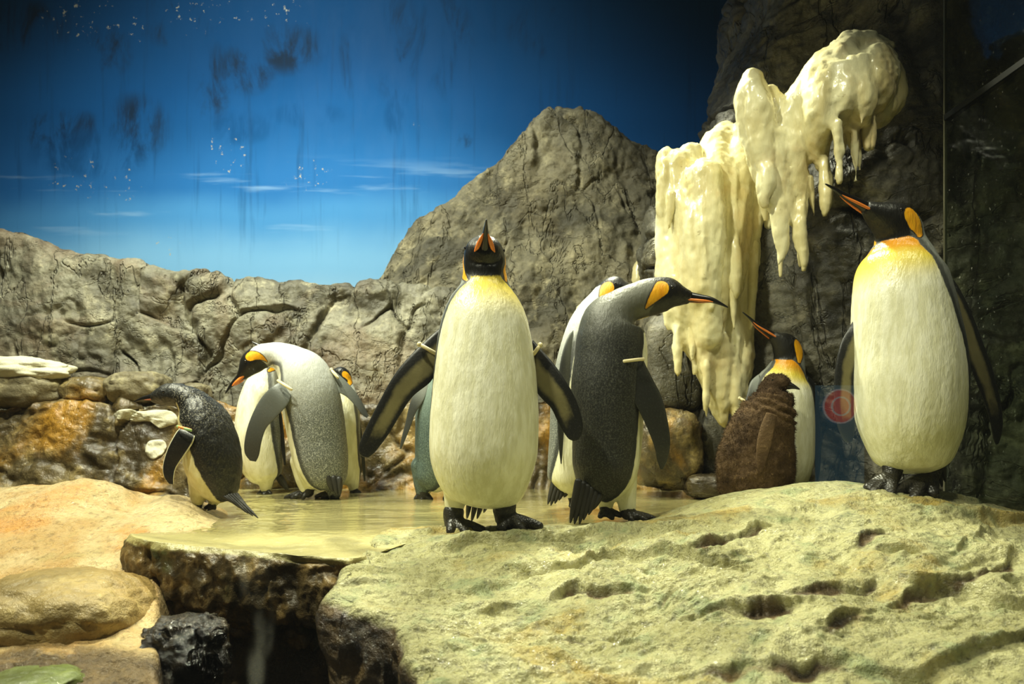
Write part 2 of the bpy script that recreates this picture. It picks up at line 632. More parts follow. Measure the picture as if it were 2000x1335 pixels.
def cliff(name, top_px, Ytop, z0, mat, seed, lean=0.25, res=0.009, rr=0.12, back=0.45, disp=None, yshape=None, spread=1.0):
    """rock face whose crest follows top_px; leans back, rounds over and runs back to a flat top"""
    pxs = [p[0] for p in top_px]
    X0 = (pxs[0] - HX) / F * Ytop
    X1 = (pxs[-1] - HX) / F * Ytop
    nu = int((X1 - X0) / res) + 2
    xs = np.linspace(X0, X1, nu)
    hp = np.interp(xs * F / Ytop + HX, pxs, [p[1] for p in top_px])
    k = 9
    hp = np.convolve(np.pad(hp, k, mode='edge'), np.ones(2 * k + 1) / (2 * k + 1), 'valid')
    h = CAMZ + (HY - hp) / F * Ytop
    hmax = h.max()
    nf = int((hmax - z0) / res)
    na, nb = 16, 8
    G = np.zeros((nu, nf + na + nb, 3))
    for j in range(nf):
        tt = j / nf
        z = z0 + (h - rr - z0) * tt
        G[:, j, 2] = z
        G[:, j, 1] = Ytop - rr - lean * (1 - tt)
    for j in range(na):
        a = (j + 1) / na * math.pi / 2
        G[:, nf + j, 2] = h - rr + rr * math.sin(a)
        G[:, nf + j, 1] = Ytop - rr * math.cos(a)
    for j in range(nb):
        G[:, nf + na + j, 2] = h - 0.03 * (j + 1)
        G[:, nf + na + j, 1] = Ytop + back * (j + 1) / nb
    G[:, :, 0] = xs[:, None]
    if yshape is not None:
        G[:, :, 1] += yshape(G[:, :, 0], G[:, :, 2])
    N = grid_normals(G)
    if N[nu // 2, nf // 2, 1] > 0:
        N = -N
    d = disp(G.reshape(-1, 3), seed).reshape(nu, -1)
    fade = np.ones(G.shape[1])
    fade[nf + na:] = 0.5
    G = G + N * (d * fade)[:, :, None]
    V = G.reshape(-1, 3)
    return mesh_obj(name, V, grid_faces(nu, G.shape[1]), mat)


dw = lambda p, s: block_disp(p, s, 2.6, big=0.07, block=0.055, crack=0.05, width=0.07, fine=0.010, stretch=(1.15, 0.5, 0.75))
dp = lambda p, s: block_disp(p, s, 2.0, big=0.08, block=0.04, crack=0.03, width=0.06, fine=0.012, stretch=(1.0, 0.6, 1.0), warp=0.25)

lw = cliff('rock_wall', [(-220, 440), (0, 445), (60, 444), (100, 462), (132, 492), (150, 504), (215, 509), (290, 516), (325, 530), (385, 538), (425, 553), (540, 550), (640, 552),
                         (740, 549), (900, 565), (960, 590), (1020, 660), (1070, 760), (1110, 830)], 3.75, -0.1, GREY, 3, lean=0.12, disp=dw, rr=0.09, res=0.0085)
tag(lw, 'low cracked grey rock wall along the back left under the sky', 'rock wall')
pk = cliff('rock_peak', [(700, 560), (745, 545), (772, 518), (800, 462), (830, 430), (880, 396), (938, 348), (960, 312), (1000, 265), (1050, 232), (1100, 214), (1135, 213), (1160, 222), (1200, 252), (1240, 278),
                         (1285, 296), (1310, 305), (1345, 330), (1400, 380)], 4.15, -0.1, PEAK, 11, lean=0.55, disp=dp, rr=0.1, back=0.4)
tag(pk, 'tall rounded grey rock peak behind the standing penguins', 'rock')

# stepped wet tier at the foot of the wall
dt = lambda p, s: block_disp(p, s, 3.4, big=0.05, block=0.07, crack=0.04, width=0.09, fine=0.012, stretch=(0.9, 0.7, 1.1))
tier = cliff('rock_tier', [(-200, 788), (0, 790), (100, 788), (130, 786), (480, 788), (700, 792), (860, 785), (1000, 780), (1060, 775), (1180, 775), (1330, 800), (1420, 800)], 3.32, -0.08, TIER, 23, lean=0.1, disp=dt, rr=0.035, back=0.5, res=0.0095)
tag(tier, 'wet amber-stained rock tier running behind the penguins', 'rock tier')


def boulder(name, c, r, mat, seed, label, amp=0.12, cell=1.6, n=72, square=0.75, rotz=0.0, cat='boulder', crack=0.05):
    u = np.linspace(0, 2 * math.pi, n, endpoint=False)
    v = np.linspace(0.02, math.pi - 0.02, n // 2)
    vv, uu = np.meshgrid(v, u, indexing='ij')
    sp = lambda x: np.sign(x) * np.abs(x) ** square
    D = np.stack([sp(np.sin(vv)) * sp(np.cos(uu)), sp(np.sin(vv)) * sp(np.sin(uu)), sp(np.cos(vv))], -1)
    q = D.reshape(-1, 3)
    d = 1 + amp * fbm(q * 1.5 + seed * 3.1, 4, seed)
    f1, f2, rid = worley(q * cell + seed * 1.7 + 0.2 * np.stack([perlin(q * 3, seed), perlin(q * 3, seed + 1), perlin(q * 3, seed + 2)], 1), seed)
    d += amp * 0.6 * (rid - 0.5) * sstep(0, 0.2, f2 - f1) - crack * (1 - sstep(0, 0.1, f2 - f1))
    d += 0.018 * fbm(q * 9, 4, seed + 3)
    q = q * d[:, None] * np.array(r)
    ca, sa = math.cos(rotz), math.sin(rotz)
    q = np.stack([q[:, 0] * ca - q[:, 1] * sa, q[:, 0] * sa + q[:, 1] * ca, q[:, 2]], 1)
    V = q + np.array(c)
    fc = [tuple(f) for f in grid_faces(n // 2, n, True)]
    fc.append(tuple(range(n - 1, -1, -1)))
    fc.append(tuple((n // 2 - 1) * n + k for k in range(n)))
    o = mesh_obj(name, V, fc, mat)
    return tag(o, label, cat)


# loose rocks on the tier
boulder('boulder', P(272, 758, 3.4), (0.145, 0.12, 0.085), BOULD, 5, 'pale rounded boulder on the tier above the small black penguin')
boulder('boulder', P(55, 760, 3.4), (0.21, 0.14, 0.11), BOULD, 8, 'brown cracked boulder at the left edge under the snow patch')
boulder('boulder', P(175, 765, 3.42), (0.12, 0.12, 0.075), TIER, 14, 'dark wet boulder between the snowy boulder and the pale one')
boulder('boulder', P(382, 770, 3.45), (0.07, 0.08, 0.06), BOULD, 17, 'small grey boulder on the tier behind the small black penguin')
# stacked blocks under the hanging ice
boulder('rock_block', P(1312, 712, 2.95), (0.125, 0.12, 0.215), PILLAR, 21, 'smooth upright grey rock block under the hanging ice', amp=0.07, square=0.55, crack=0.02, cat='rock')
boulder('rock_block', P(1300, 875, 2.92), (0.15, 0.14, 0.17), TIER, 24, 'brown wet rock block standing below the smooth grey block', amp=0.1, square=0.6, cat='rock')
boulder('rock_block', P(1405, 860, 2.95), (0.11, 0.14, 0.2), PILLAR, 27, 'dark rock block in the gap behind the brown chick', amp=0.1, square=0.65, cat='rock')
boulder('rock_block', P(1278, 480, 3.2), (0.055, 0.12, 0.18), PILLAR, 29, 'narrow grey rock between the peak and the cream ice', amp=0.08, square=0.7, cat='rock')
boulder('boulder', P(1378, 948, 2.8), (0.085, 0.08, 0.05), TIER, 33, 'low brown stone on the wet shelf beside the chick')


# ------------------------------------------------------------------ tall dark pillar at the right
def pillar():
    zs = np.linspace(-0.1, 2.7, 400)
    YL = 2.9
    left = [(-600, 1560), (-200, 1535), (0, 1500), (60, 1482), (130, 1460), (190, 1434), (225, 1420), (300, 1405), (380, 1330), (430, 1290), (500, 1285), (600, 1290), (700, 1350), (780, 1380), (960, 1390)]
    pyz = HY - (zs - CAMZ) * F / YL
    xl = (np.interp(pyz, [p[0] for p in left], [p[1] for p in left]) - HX) / F * YL
    nu = 380
    # plan path: back-left, round corner, front face, right corner at the side glass
    G = np.zeros((nu, len(zs), 3))
    s = np.linspace(0, 1, nu)
    XR = 2.65
    for k, t in enumerate(s):
        if t < 0.12:
            a = t / 0.12
            x = xl
            y = 3.5 - a * 0.45 + 0 * zs
        elif t < 0.25:
            a = (t - 0.12) / 0.13 * math.pi / 2
            x = xl + 0.14 * (1 - math.cos(a))
            y = 3.05 - 0.2 * math.sin(a) + 0 * zs
        else:
            a = (t - 0.25) / 0.75
            x = (xl + 0.14) * (1 - a) + XR * a
            y = 2.85 - 0.32 * sstep(0.0, 0.33, a) - 0.45 * sstep(0.42, 0.95, a) + 0 * zs
        G[k, :, 0] = x
        G[k, :, 1] = y
        G[k, :, 2] = zs
    N = grid_normals(G)
    if N[nu // 2, 100, 1] > 0:
        N = -N
    p = G.reshape(-1, 3)
    d = block_disp(p, 41, 2.4, big=0.07, block=0.06, crack=0.05, width=0.07, fine=0.010, stretch=(1.0, 0.8, 0.8))
    wr_ = ridged(p * np.array([5, 5, 9]) + 0.6 * np.stack([perlin(p * 3, 5), perlin(p * 3, 6), perlin(p * 3, 7)], 1), 4, 61)
    d += 0.012 * wr_
    d = d.reshape(nu, -1) * np.minimum(1, (1 - s) / 0.06)[:, None]
    G = G + N * d[:, :, None]
    return mesh_obj('rock_pillar', G.reshape(-1, 3), grid_faces(nu, len(zs)), PILLAR)


tag(pillar(), 'tall dark craggy rock pillar behind the right penguin', 'rock')


# ------------------------------------------------------------------ wet shelf with the overhanging front
def drop_sheet(name, back, edge, zfun, skirt, mat, seed, disp, label, cat, n_s=400, n_top=300, n_sk=90, power=1.5, rawfun=None, res_seed=0):
    """top surface from line `back` to line `edge`, then a skirt hanging from the edge.
    skirt: list of (outward, down)"""
    E = catmull(edge, n_s)
    B = catmull(back, n_s)
    r = np.linspace(0, 1, n_top) ** (1 / power)
    G = np.zeros((n_s, n_top + n_sk, 3))
    XY = B[:, None, :2] * (1 - r)[None, :, None] + E[:, None, :2] * r[None, :, None]
    G[:, :n_top, :2] = XY
    G[:, :n_top, 2] = zfun(XY[:, :, 0].ravel(), XY[:, :, 1].ravel()).reshape(n_s, n_top)
    T = np.gradient(E[:, :2], axis=0)
    T /= np.linalg.norm(T, axis=1, keepdims=True)
    O = np.stack([T[:, 1], -T[:, 0]], 1)
    mid = n_s // 2
    if np.dot(O[mid], E[mid, :2] - B[mid, :2]) < 0:
        O = -O
    sk = catmull([(0, 0)] + list(skirt), n_sk + 1)[1:]
    ze = G[:, n_top - 1, 2]
    for j in range(n_sk):
        G[:, n_top + j, :2] = E[:, :2] + O * sk[j, 0]
        G[:, n_top + j, 2] = ze - sk[j, 1]
    N = grid_normals(G)
    if N[mid, n_top // 2, 2] < 0:
        N = -N
    p = G.reshape(-1, 3)
    side = np.zeros((n_s, n_top + n_sk))
    side[:, n_top:] = sstep(0, 1, np.minimum(1, (np.arange(n_sk) + 1) / 22))[None, :]
    d, raw = disp(p, side.ravel(), seed)
    G = G + N * d.reshape(n_s, -1)[:, :, None]
    o = mesh_obj(name, G.reshape(-1, 3), grid_faces(n_s, n_top + n_sk), mat, attrs={'raw': raw})
    return tag(o, label, cat)


def slab_disp(p, side, seed):
    top = 0.006 * fbm(p * 3, 4, seed) + 0.003 * (ridged(p * 11, 3, seed + 2) - 1.0)
    # the shelf lies under a film of water further back: nearly level there
    wetflat = sstep(1.75, 2.0, p[:, 1]) * sstep(-0.85, -0.6, p[:, 0])
    top = top * (1 - 0.8 * wetflat)
    q = p * np.array([1, 1, 0.5])
    face = 0.022 * fbm(p * 4, 4, seed) + 0.012 * (ridged(q * 18, 4, seed + 5) - 1.0) + 0.009 * fbm(p * 24, 3, seed + 4)
    face -= 0.022 * creases(p, 3.5, 0.06, seed + 7, (0.5, 0.5, 1.6)) + 0.02 * creases(p, 3.0, 0.06, seed + 9, (1.6, 1.6, 0.4))
    d = top * (1 - side) + face * side
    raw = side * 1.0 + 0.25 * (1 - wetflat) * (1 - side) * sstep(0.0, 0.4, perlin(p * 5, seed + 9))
    return d, raw


def zshelf(X, Y):
    z = 0.0 * X
    px = X / Y * F + HX
    lip = sstep(1.95, 1.66, Y)
    z = z + lip * np.interp(px, [250, 330, 480, 700], [0.028, 0.014, 0.0, -0.016])
    return z


edgeS = [P(430, 985, 2.75)[:2], P(330, 1015, 2.2)[:2], P(266, 1040, 1.85)[:2], P(256, 1052, 1.74)[:2], P(266, 1060, 1.67)[:2], P(310, 1060, 1.645)[:2], P(400, 1065, 1.64)[:2], P(500, 1075, 1.63)[:2], P(600, 1082, 1.62)[:2], P(690, 1086, 1.62)[:2],
         P(760, 1060, 1.75)[:2], P(860, 1045, 1.98)[:2], P(1000, 1040, 2.04)[:2], P(1200, 1040, 2.12)[:2], P(1400, 1000, 2.25)[:2], P(1650, 1000, 2.35)[:2]]
backS = [P(450 + 85 * k_, 950, 3.34)[:2] for k_ in range(16)]
edgeS = [(*q, 0) for q in edgeS]
backS = [(*q, 0) for q in backS]

tw = NT('wet_shelf_rock')
nA = tw.noise(2.4, 6, 0.6, dist=0.5, vec=tw.coord((1, 2.2, 1)))
nB = tw.noise(16, 6, 0.6)
wetm = tw.math('MULTIPLY', tw.ramp(tw.sep(tw.coord())[1], 1.72, 2.0), tw.math('SUBTRACT', 1.0, tw.ramp(tw.attr('raw'), 0.35, 0.6)))
colA = tw.mix(tw.ramp(nA, 0.35, 0.65), rgb(142, 134, 88), rgb(182, 172, 116))
colA = tw.mix(tw.math('MULTIPLY', tw.ramp(nB, 0.55, 0.75), 0.35), colA, rgb(112, 104, 66))
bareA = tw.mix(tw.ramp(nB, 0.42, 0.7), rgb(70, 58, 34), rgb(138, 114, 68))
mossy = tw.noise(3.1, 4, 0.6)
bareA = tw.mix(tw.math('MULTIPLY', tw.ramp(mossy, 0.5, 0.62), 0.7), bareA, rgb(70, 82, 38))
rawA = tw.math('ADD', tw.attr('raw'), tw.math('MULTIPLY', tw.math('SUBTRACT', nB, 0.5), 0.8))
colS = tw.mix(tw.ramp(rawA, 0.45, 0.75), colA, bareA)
rip = tw.noise(9, 3, 0.5, vec=tw.coord((0.7, 3.2, 1)))
bS = tw.bump(nB, tw.ramp(wetm, 0, 1, 0.6, 0.05), 0.02)
bS = tw.bump(tw.noise(70, 5, 0.65), tw.ramp(wetm, 0, 1, 0.6, 0.03), 0.006, bS)
bS = tw.bump(rip, tw.ramp(wetm, 0, 1, 0.0, 0.10), 0.02, bS)
M_SHELF = tw.done(colS, tw.ramp(wetm, 0, 1, 0.34, 0.16), bS, 0.5, coat=tw.ramp(wetm, 0, 1, 0.25, 0.9))

drop_sheet('rock_shelf', backS, edgeS, zshelf, [(0.012, 0.02), (0.018, 0.07), (0.012, 0.14), (-0.02, 0.19), (-0.07, 0.26), (-0.2, 0.30), (-0.4, 0.32)], M_SHELF, 71, slab_disp,
           'wet flat rock shelf with a dark overhanging front under the penguins', 'rock shelf', n_s=420, n_top=300, n_sk=110)


# ------------------------------------------------------------------ the large green-cream mound in front
def rbf(ctrl, smooth=0.03):
    A = np.array([(((c[0] - HX) / F * c[1]), c[1]) for c in ctrl])
    z = np.array([c[2] for c in ctrl])

    def k(a, b):
        d2 = ((a[:, None, :] - b[None, :, :]) ** 2).sum(-1)
        return np.sqrt(d2 + smooth)
    n = len(A)
    M = np.zeros((n + 3, n + 3))
    M[:n, :n] = k(A, A)
    M[:n, n] = 1
    M[:n, n + 1:] = A
    M[n, :n] = 1
    M[n + 1:, :n] = A.T
    wts = np.linalg.solve(M, np.concatenate([z, np.zeros(3)]))

    def f(X, Y):
        X = np.asarray(X, float)
        Y = np.asarray(Y, float)
        out = np.empty(len(X))
        for s0 in range(0, len(X), 40000):
            q = np.stack([X[s0:s0 + 40000], Y[s0:s0 + 40000]], 1)
            out[s0:s0 + 40000] = k(q, A) @ wts[:n] + wts[n] + q @ wts[n + 1:]
        return out
    return f


MC = [(700, 1.62, -0.010), (650, 1.38, -0.031), (640, 1.2, -0.085), (640, 1.0, -0.15), (760, 1.95, 0.002), (700, 2.2, -0.05),
      (900, 1.97, 0.002), (900, 1.6, -0.035), (900, 1.3, -0.085), (900, 1.1, -0.13), (900, 0.9, -0.2), (900, 2.3, -0.05),
      (1050, 1.97, 0.003), (1050, 1.6, -0.03), (1050, 1.3, -0.08), (1050, 2.3, -0.05),
      (1200, 2.05, 0.004), (1200, 1.7, -0.010), (1200, 1.3, -0.075), (1200, 1.1, -0.125), (1200, 2.4, -0.05),
      (1310, 2.1, 0.035), (1400, 2.15, 0.080), (1400, 1.7, 0.03), (1400, 1.3, -0.06), (1400, 1.1, -0.12), (1400, 2.5, -0.04), (1300, 2.4, -0.03),
      (1600, 2.15, 0.124), (1600, 1.7, 0.05), (1600, 1.3, -0.05), (1600, 2.5, 0.0),
      (1800, 2.05, 0.106), (1800, 1.7, 0.058), (1800, 1.3, -0.05), (1800, 1.1, -0.12), (1800, 2.4, 0.0),
      (1920, 1.95, 0.085), (2000, 1.85, 0.047), (2000, 1.5, -0.01), (2000, 1.2, -0.08), (2000, 0.95, -0.16), (2100, 2.1, -0.02), (2300, 1.7, 0.0), (1400, 0.85, -0.2)]
zmound0 = rbf(MC)


def on_mound(px, py):
    Y = np.linspace(0.95, 2.1, 500)
    X = (px - HX) / F * Y
    z = zmound0(X, Y)
    y = HY - (z - CAMZ) * F / Y
    return Y[np.argmin(np.abs(y - py))]


STEPS = [  # polyline in the photograph, drop in metres, run-out behind and in front
    ([(1075, 1166), (1120, 1149), (1180, 1151), (1252, 1150)], 0.036, 0.14, 0.05),
    ([(1285, 1172), (1310, 1150), (1345, 1146)], 0.022, 0.05, 0.05),
    ([(1335, 1200), (1400, 1182), (1470, 1186), (1575, 1174)], 0.042, 0.12, 0.06),
    ([(1340, 1090), (1400, 1062), (1450, 1036), (1508, 1022)], 0.034, 0.14, 0.06),
    ([(1490, 1168), (1600, 1156), (1680, 1142), (1725, 1115)], 0.014, 0.10, 0.05),
    ([(1580, 1225), (1640, 1205), (1710, 1180)], 0.024, 0.09, 0.05),
    ([(1735, 1172), (1800, 1152), (1880, 1126), (1990, 1076)], 0.02, 0.16, 0.06),
    ([(835, 1110), (870, 1090), (905, 1072), (965, 1066)], 0.010, 0.06, 0.04),
    ([(1130, 1103), (1200, 1078), (1295, 1062)], 0.013, 0.10, 0.05),
    ([(1300, 1110), (1240, 1116), (1170, 1128)], 0.008, 0.08, 0.05),
    ([(1500, 1060), (1540, 1040), (1600, 1050)], 0.012, 0.05, 0.04),
    ([(1850, 1080), (1900, 1050), (1930, 1030)], 0.012, 0.06, 0.04),
    ([(1300, 1325), (1420, 1300), (1560, 1290), (1650, 1270)], 0.015, 0.12, 0.05),
    ([(1060, 1245), (1120, 1225), (1180, 1240)], 0.016, 0.08, 0.05),
    ([(1020, 1180), (960, 1195), (900, 1200)], 0.012, 0.08, 0.04),
    ([(1120, 1340), (1060, 1290), (1080, 1250)], 0.012, 0.08, 0.04),
    ([(1650, 1080), (1700, 1060), (1740, 1030)], 0.014, 0.07, 0.04),
]


def mound_disp(p, side, seed):
    X, Y = p[:, 0], p[:, 1]
    wv = np.stack([perlin(p * 4, 1), perlin(p * 4, 2), perlin(p * 4, 3)], 1)
    # beds dipping to the right: relief is drawn out along them
    ca, sa = math.cos(0.35), math.sin(0.35)
    q = np.stack([X * ca + Y * sa, -X * sa + Y * ca, p[:, 2]], 1)
    d = 0.028 * fbm(q * np.array([2.4, 4.6, 3]), 4, seed) + 0.014 * (ridged(q * np.array([4.5, 10, 6]) + 0.6 * wv, 4, seed + 3) - 1.05)
    d += 0.004 * fbm(p * 24, 4, seed + 6)
    rough_zone = sstep(-0.15, 0.3, perlin(p * 2.2, seed + 14))
    d += 0.010 * rough_zone * 1.3 * (ridged(q * np.array([9, 17, 12]) + 0.8 * wv, 4, seed + 15) - 1.0)
    d -= 0.010 * creases(q + 0.08 * wv, 3.2, 0.07, seed + 25, (0.6, 1.8, 1)) * sstep(-0.1, 0.3, perlin(p * 3, seed + 26))
    hh = Y * 3.4 + 1.0 * fbm(q * np.array([1.6, 2.4, 2]), 3, seed + 80) + 0.25 * perlin(p * 9, seed + 81)
    fr_ = hh - np.floor(hh)
    saw = np.where(fr_ < 0.06, fr_ / 0.06, 1 - (fr_ - 0.06) / 0.94) - 0.5
    d += 0.034 * saw * sstep(-0.25, 0.3, perlin(p * 1.9, seed + 84))
    # the crest stays where it is: relief fades out towards it
    d = d * (1 - 0.65 * sstep(1.75, 2.05, Y)) - 0.004
    raw = np.zeros(len(p))
    for line, h, L, G_ in STEPS:
        ys = np.array([on_mound(a, b) for a, b in line])
        xs = np.array([(a - HX) / F * y for (a, b), y in zip(line, ys)])
        o = np.argsort(xs)
        xs, ys = xs[o], ys[o]
        yl = np.interp(X, xs, ys) + 0.018 * perlin(p * np.array([22, 3, 3]), seed + 40) + 0.03 * perlin(p * np.array([8, 1, 1]), seed + 42) + 0.008 * perlin(p * np.array([60, 3, 3]), seed + 44)
        ends = sstep(xs[0] - 0.04, xs[0] + 0.07, X) * (1 - sstep(xs[-1] - 0.07, xs[-1] + 0.04, X))
        ends = ends * (0.75 + 0.6 * perlin(p * np.array([12, 2, 2]), seed + 46))
        dy = Y - yl
        up = sstep(-0.006, 0.004, dy)
        prof = up * np.exp(-np.maximum(dy, 0) / L) * 0.6 - (1 - up) * np.exp(np.minimum(dy, 0) / G_) * 0.4
        d += 1.15 * h * prof * ends * (1.0 if h > 0.03 else 1.15)
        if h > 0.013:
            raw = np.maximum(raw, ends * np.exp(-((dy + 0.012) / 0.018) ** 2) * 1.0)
    d = d * (1 - sstep(0, 1, side))
    f = 0.035 * (ridged(p * np.array([6, 6, 1.6]), 3, seed + 21) - 0.8) + 0.02 * fbm(p * 7, 4, seed + 22) + 0.006 * fbm(p * 30, 3, seed + 23)
    d = d + f * side
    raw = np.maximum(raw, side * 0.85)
    return d, raw


edgeM = [P(820, 1000, 2.25), P(790, 1020, 2.05), P(762, 1040, 1.9), P(705, 1085, 1.62), P(675, 1120, 1.48), P(652, 1152, 1.37), P(688, 1190, 1.345), P(740, 1215, 1.32), P(800, 1230, 1.30), P(826, 1260, 1.2), P(838, 1300, 1.05), P(850, 1300, 0.75)]
backM = [(2.3, 2.65, 0), (2.3, 2.5, 0), (2.3, 2.35, 0), (2.3, 2.2, 0), (2.2, 2.0, 0), (2.1, 1.8, 0), (2.0, 1.6, 0), (1.9, 1.4, 0), (1.8, 1.25, 0), (1.7, 1.1, 0), (1.6, 0.9, 0), (1.5, 0.7, 0)]
edgeM = [(q[0], q[1], 0) for q in edgeM]
edgeM[0] = (-0.15, 2.65, 0)
edgeM[1] = (-0.25, 2.25, 0)
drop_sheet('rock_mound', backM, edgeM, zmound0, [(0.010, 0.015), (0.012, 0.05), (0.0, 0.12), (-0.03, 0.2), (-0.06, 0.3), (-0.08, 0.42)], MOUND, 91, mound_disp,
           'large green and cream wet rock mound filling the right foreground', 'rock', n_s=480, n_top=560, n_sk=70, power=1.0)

# ------------------------------------------------------------------ cream bank at the left
BC = [(-150, 2.25, 0.085), (0, 2.25, 0.092), (70, 2.25, 0.098), (150, 2.25, 0.108), (220, 2.2, 0.096), (285, 2.2, 0.062), (340, 2.2, 0.080), (400, 2.2, 0.034), (450, 2.2, -0.005), (480, 2.2, -0.02), (600, 2.3, -0.05),
      (-150, 2.8, -0.05), (100, 2.75, -0.04), (300, 2.7, -0.03), (450, 2.7, -0.06),
      (0, 1.9, -0.005), (150, 1.9, 0.002), (300, 1.9, 0.004), (380, 1.95, 0.012), (-150, 1.9, 0.0), (480, 1.9, -0.06),
      (0, 1.65, -0.07), (150, 1.65, -0.07), (260, 1.65, -0.06), (350, 1.6, -0.10), (-150, 1.6, -0.07),
      (60, 1.35, -0.125), (200, 1.35, -0.135), (300, 1.4, -0.15), (-150, 1.3, -0.12), (400, 1.4, -0.18),
      (0, 1.15, -0.15), (200, 1.15, -0.165), (330, 1.15, -0.19), (450, 1.15, -0.22), (-200, 1.0, -0.19), (300, 0.9, -0.25)]
zbank0 = rbf(BC)


def bank():
    x = np.linspace(-2.4, -0.42, 420)
    y = np.linspace(0.75, 2.85, 420)
    XX, YY = np.meshgrid(x, y, indexing='ij')
    Z = zbank0(XX.ravel(), YY.ravel())
    pxx = (XX / YY * F + HX).ravel()
    Z -= 0.4 * sstep(300, 400, pxx) * sstep(1.75, 1.55, YY.ravel()) + 0.05 * sstep(430, 500, pxx)
    p = np.stack([XX.ravel(), YY.ravel(), Z], 1)
    lower = sstep(1.48, 1.28, p[:, 1] + 0.1 * perlin(p * 4, 140))
    d = -0.006 + 0.016 * fbm(p * 3.2, 4, 111) + 0.004 * (ridged(p * 9, 3, 112) - 1) + 0.002 * fbm(p * 30, 3, 115)
    d += lower * (0.02 * fbm(p * 8, 4, 118) + 0.012 * (ridged(p * 16, 3, 119) - 1))
    f1, f2, rid = worley(p * 4 + 0.3 * np.stack([perlin(p * 5, 2), perlin(p * 5, 3), perlin(p * 5, 4)], 1), 120)
    d += 0.016 * (rid - 0.5) * sstep(0, 0.4, f2 - f1)
    p[:, 2] += d
    raw = lower * 0.8 + 0.4 * lower * perlin(p * 6, 130)
    raw = np.maximum(raw, sstep(-0.12, -0.2, p[:, 2]))
    o = mesh_obj('rock_bank', p, grid_faces(420, 420), BANK, attrs={'raw': raw})
    return tag(o, 'bright cream rock bank sloping down at the left foreground', 'rock')


bank()
FB = rock_mat('tan_boulder', rgb(176, 152, 96), rgb(110, 94, 54), rgb(200, 178, 118), rgb(150, 112, 50), 0.45, (0.3, 0.55), 1.0, 0.2, wet=0.25, crease=0.15)
boulder('boulder', P(120, 1190, 1.52) + np.array([0, 0, -0.03]), (0.19, 0.17, 0.115), FB, 44, 'large tan boulder on the left foreground below the cream bank', amp=0.1, n=110, crack=0.02)
WETD = rock_mat('black_wet_rock', rgb(46, 38, 24), rgb(16, 14, 10), rgb(74, 62, 38), None, 0, (0.12, 0.3), 1.6, 0.2, wet=0.8)
boulder('boulder', P(355, 1280, 1.45), (0.085, 0.09, 0.075), WETD, 48, 'glistening black wet rock tucked under the shelf front', amp=0.3, cell=3.0, n=100)
boulder('boulder', P(60, 1345, 1.2), (0.085, 0.07, 0.03), rock_mat('green_stone', rgb(120, 132, 66), rgb(70, 76, 36), rgb(150, 160, 90), None, 0, (0.3, 0.5), 0.8, 0.1, wet=0.4), 52,
        'low mossy green stone at the bottom left corner')

# ------------------------------------------------------------------ cream ice
ti = NT('cream_ice')
iv = ti.coord((1, 1, 0.3))
i1 = ti.noise(7, 5, 0.6, vec=iv, dist=0.4)
i2 = ti.noise(40, 5, 0.6, vec=ti.coord((1, 1, 0.5)))
i3 = ti.noise(4.0, 5, 0.6)
icol = ti.mix(ti.ramp(i1, 0.35, 0.68), rgb(214, 200, 146), rgb(238, 232, 190))
icol = ti.mix(ti.math('MULTIPLY', ti.ramp(i3, 0.55, 0.7), 0.4), icol, rgb(206, 172, 112))
icol = ti.mix(ti.math('MULTIPLY', ti.ramp(ti.noise(22, 5, 0.7), 0.64, 0.74), 0.6), icol, rgb(130, 104, 60))
ib = ti.bump(i1, 0.35, 0.02)
ib = ti.bump(i2, 0.3, 0.006, ib)
M_ICE = ti.done(icol, ti.ramp(i2, 0.3, 0.7, 0.18, 0.4), ib, 0.5, coat=0.4, sss=(0.08, (0.03, 0.022, 0.012), 1.0))
ts = NT('snow_patch')
M_SNOW = ts.done(ts.mix(ts.noise(14, 4), rgb(200, 196, 164), rgb(226, 222, 196)), 0.6, ts.bump(ts.noise(60, 5, 0.7), 0.6, 0.01), 0.4, sss=(0.2, (0.02, 0.02, 0.015), 1.0))


def ice_mesh(chains, Y, voxel, seed, amp=0.010, drips=0):
    s = Soup()
    rs = random.Random(seed)
    extra = []
    for _ in range(drips):
        ch = rs.choice(chains)
        k = rs.uniform(0, len(ch) - 1.2)
        i = int(k)
        f = k - i
        x = ch[i][0] * (1 - f) + ch[i + 1][0] * f
        y = ch[i][1] * (1 - f) + ch[i + 1][1] * f
        r = ch[i][2] * (1 - f) + ch[i + 1][2] * f
        d0 = ch[i][3] if len(ch[i]) > 3 else 0.0
        an = rs.uniform(-1.2, 1.2)
        x += math.sin(an) * r * 0.92
        dY = d0 - math.cos(an) * r * Y / F * 0.9
        L = rs.uniform(45, 130)
        w = rs.uniform(4, 12)
        extra.append([(x, y, w * 0.8, dY), (x + rs.uniform(-4, 4), y + L * 0.4, w * 1.1, dY), (x + rs.uniform(-5, 5), y + L * 0.8, w * 0.7, dY), (x + rs.uniform(-5, 5), y + L, w * 0.25, dY)])
    chains = list(chains) + extra
    for ch in chains:
        pts, rad = [], []
        for q in ch:
            dY = q[3] if len(q) > 3 else 0.0
            pts.append(P(q[0], q[1], Y + dY))
            rad.append(q[2] / F * Y)
        k = max(2, len(pts) * 5)
        A = catmull(np.column_stack([pts, rad]), k)
        s.tube(A[:, :3], np.maximum(A[:, 3], 0.002), 14)
    V, Fc = s.arrays()
    V, Fc, N = remesh(V, Fc, voxel, 3)
    d = amp * (ridged(V * np.array([10, 10, 2.2]), 3, seed) - 0.9) + amp * 1.3 * fbm(V * np.array([9, 9, 5]), 4, seed + 4) + amp * 0.35 * fbm(V * 38, 3, seed + 9)
    V = V + N * d[:, None]
    return V, Fc


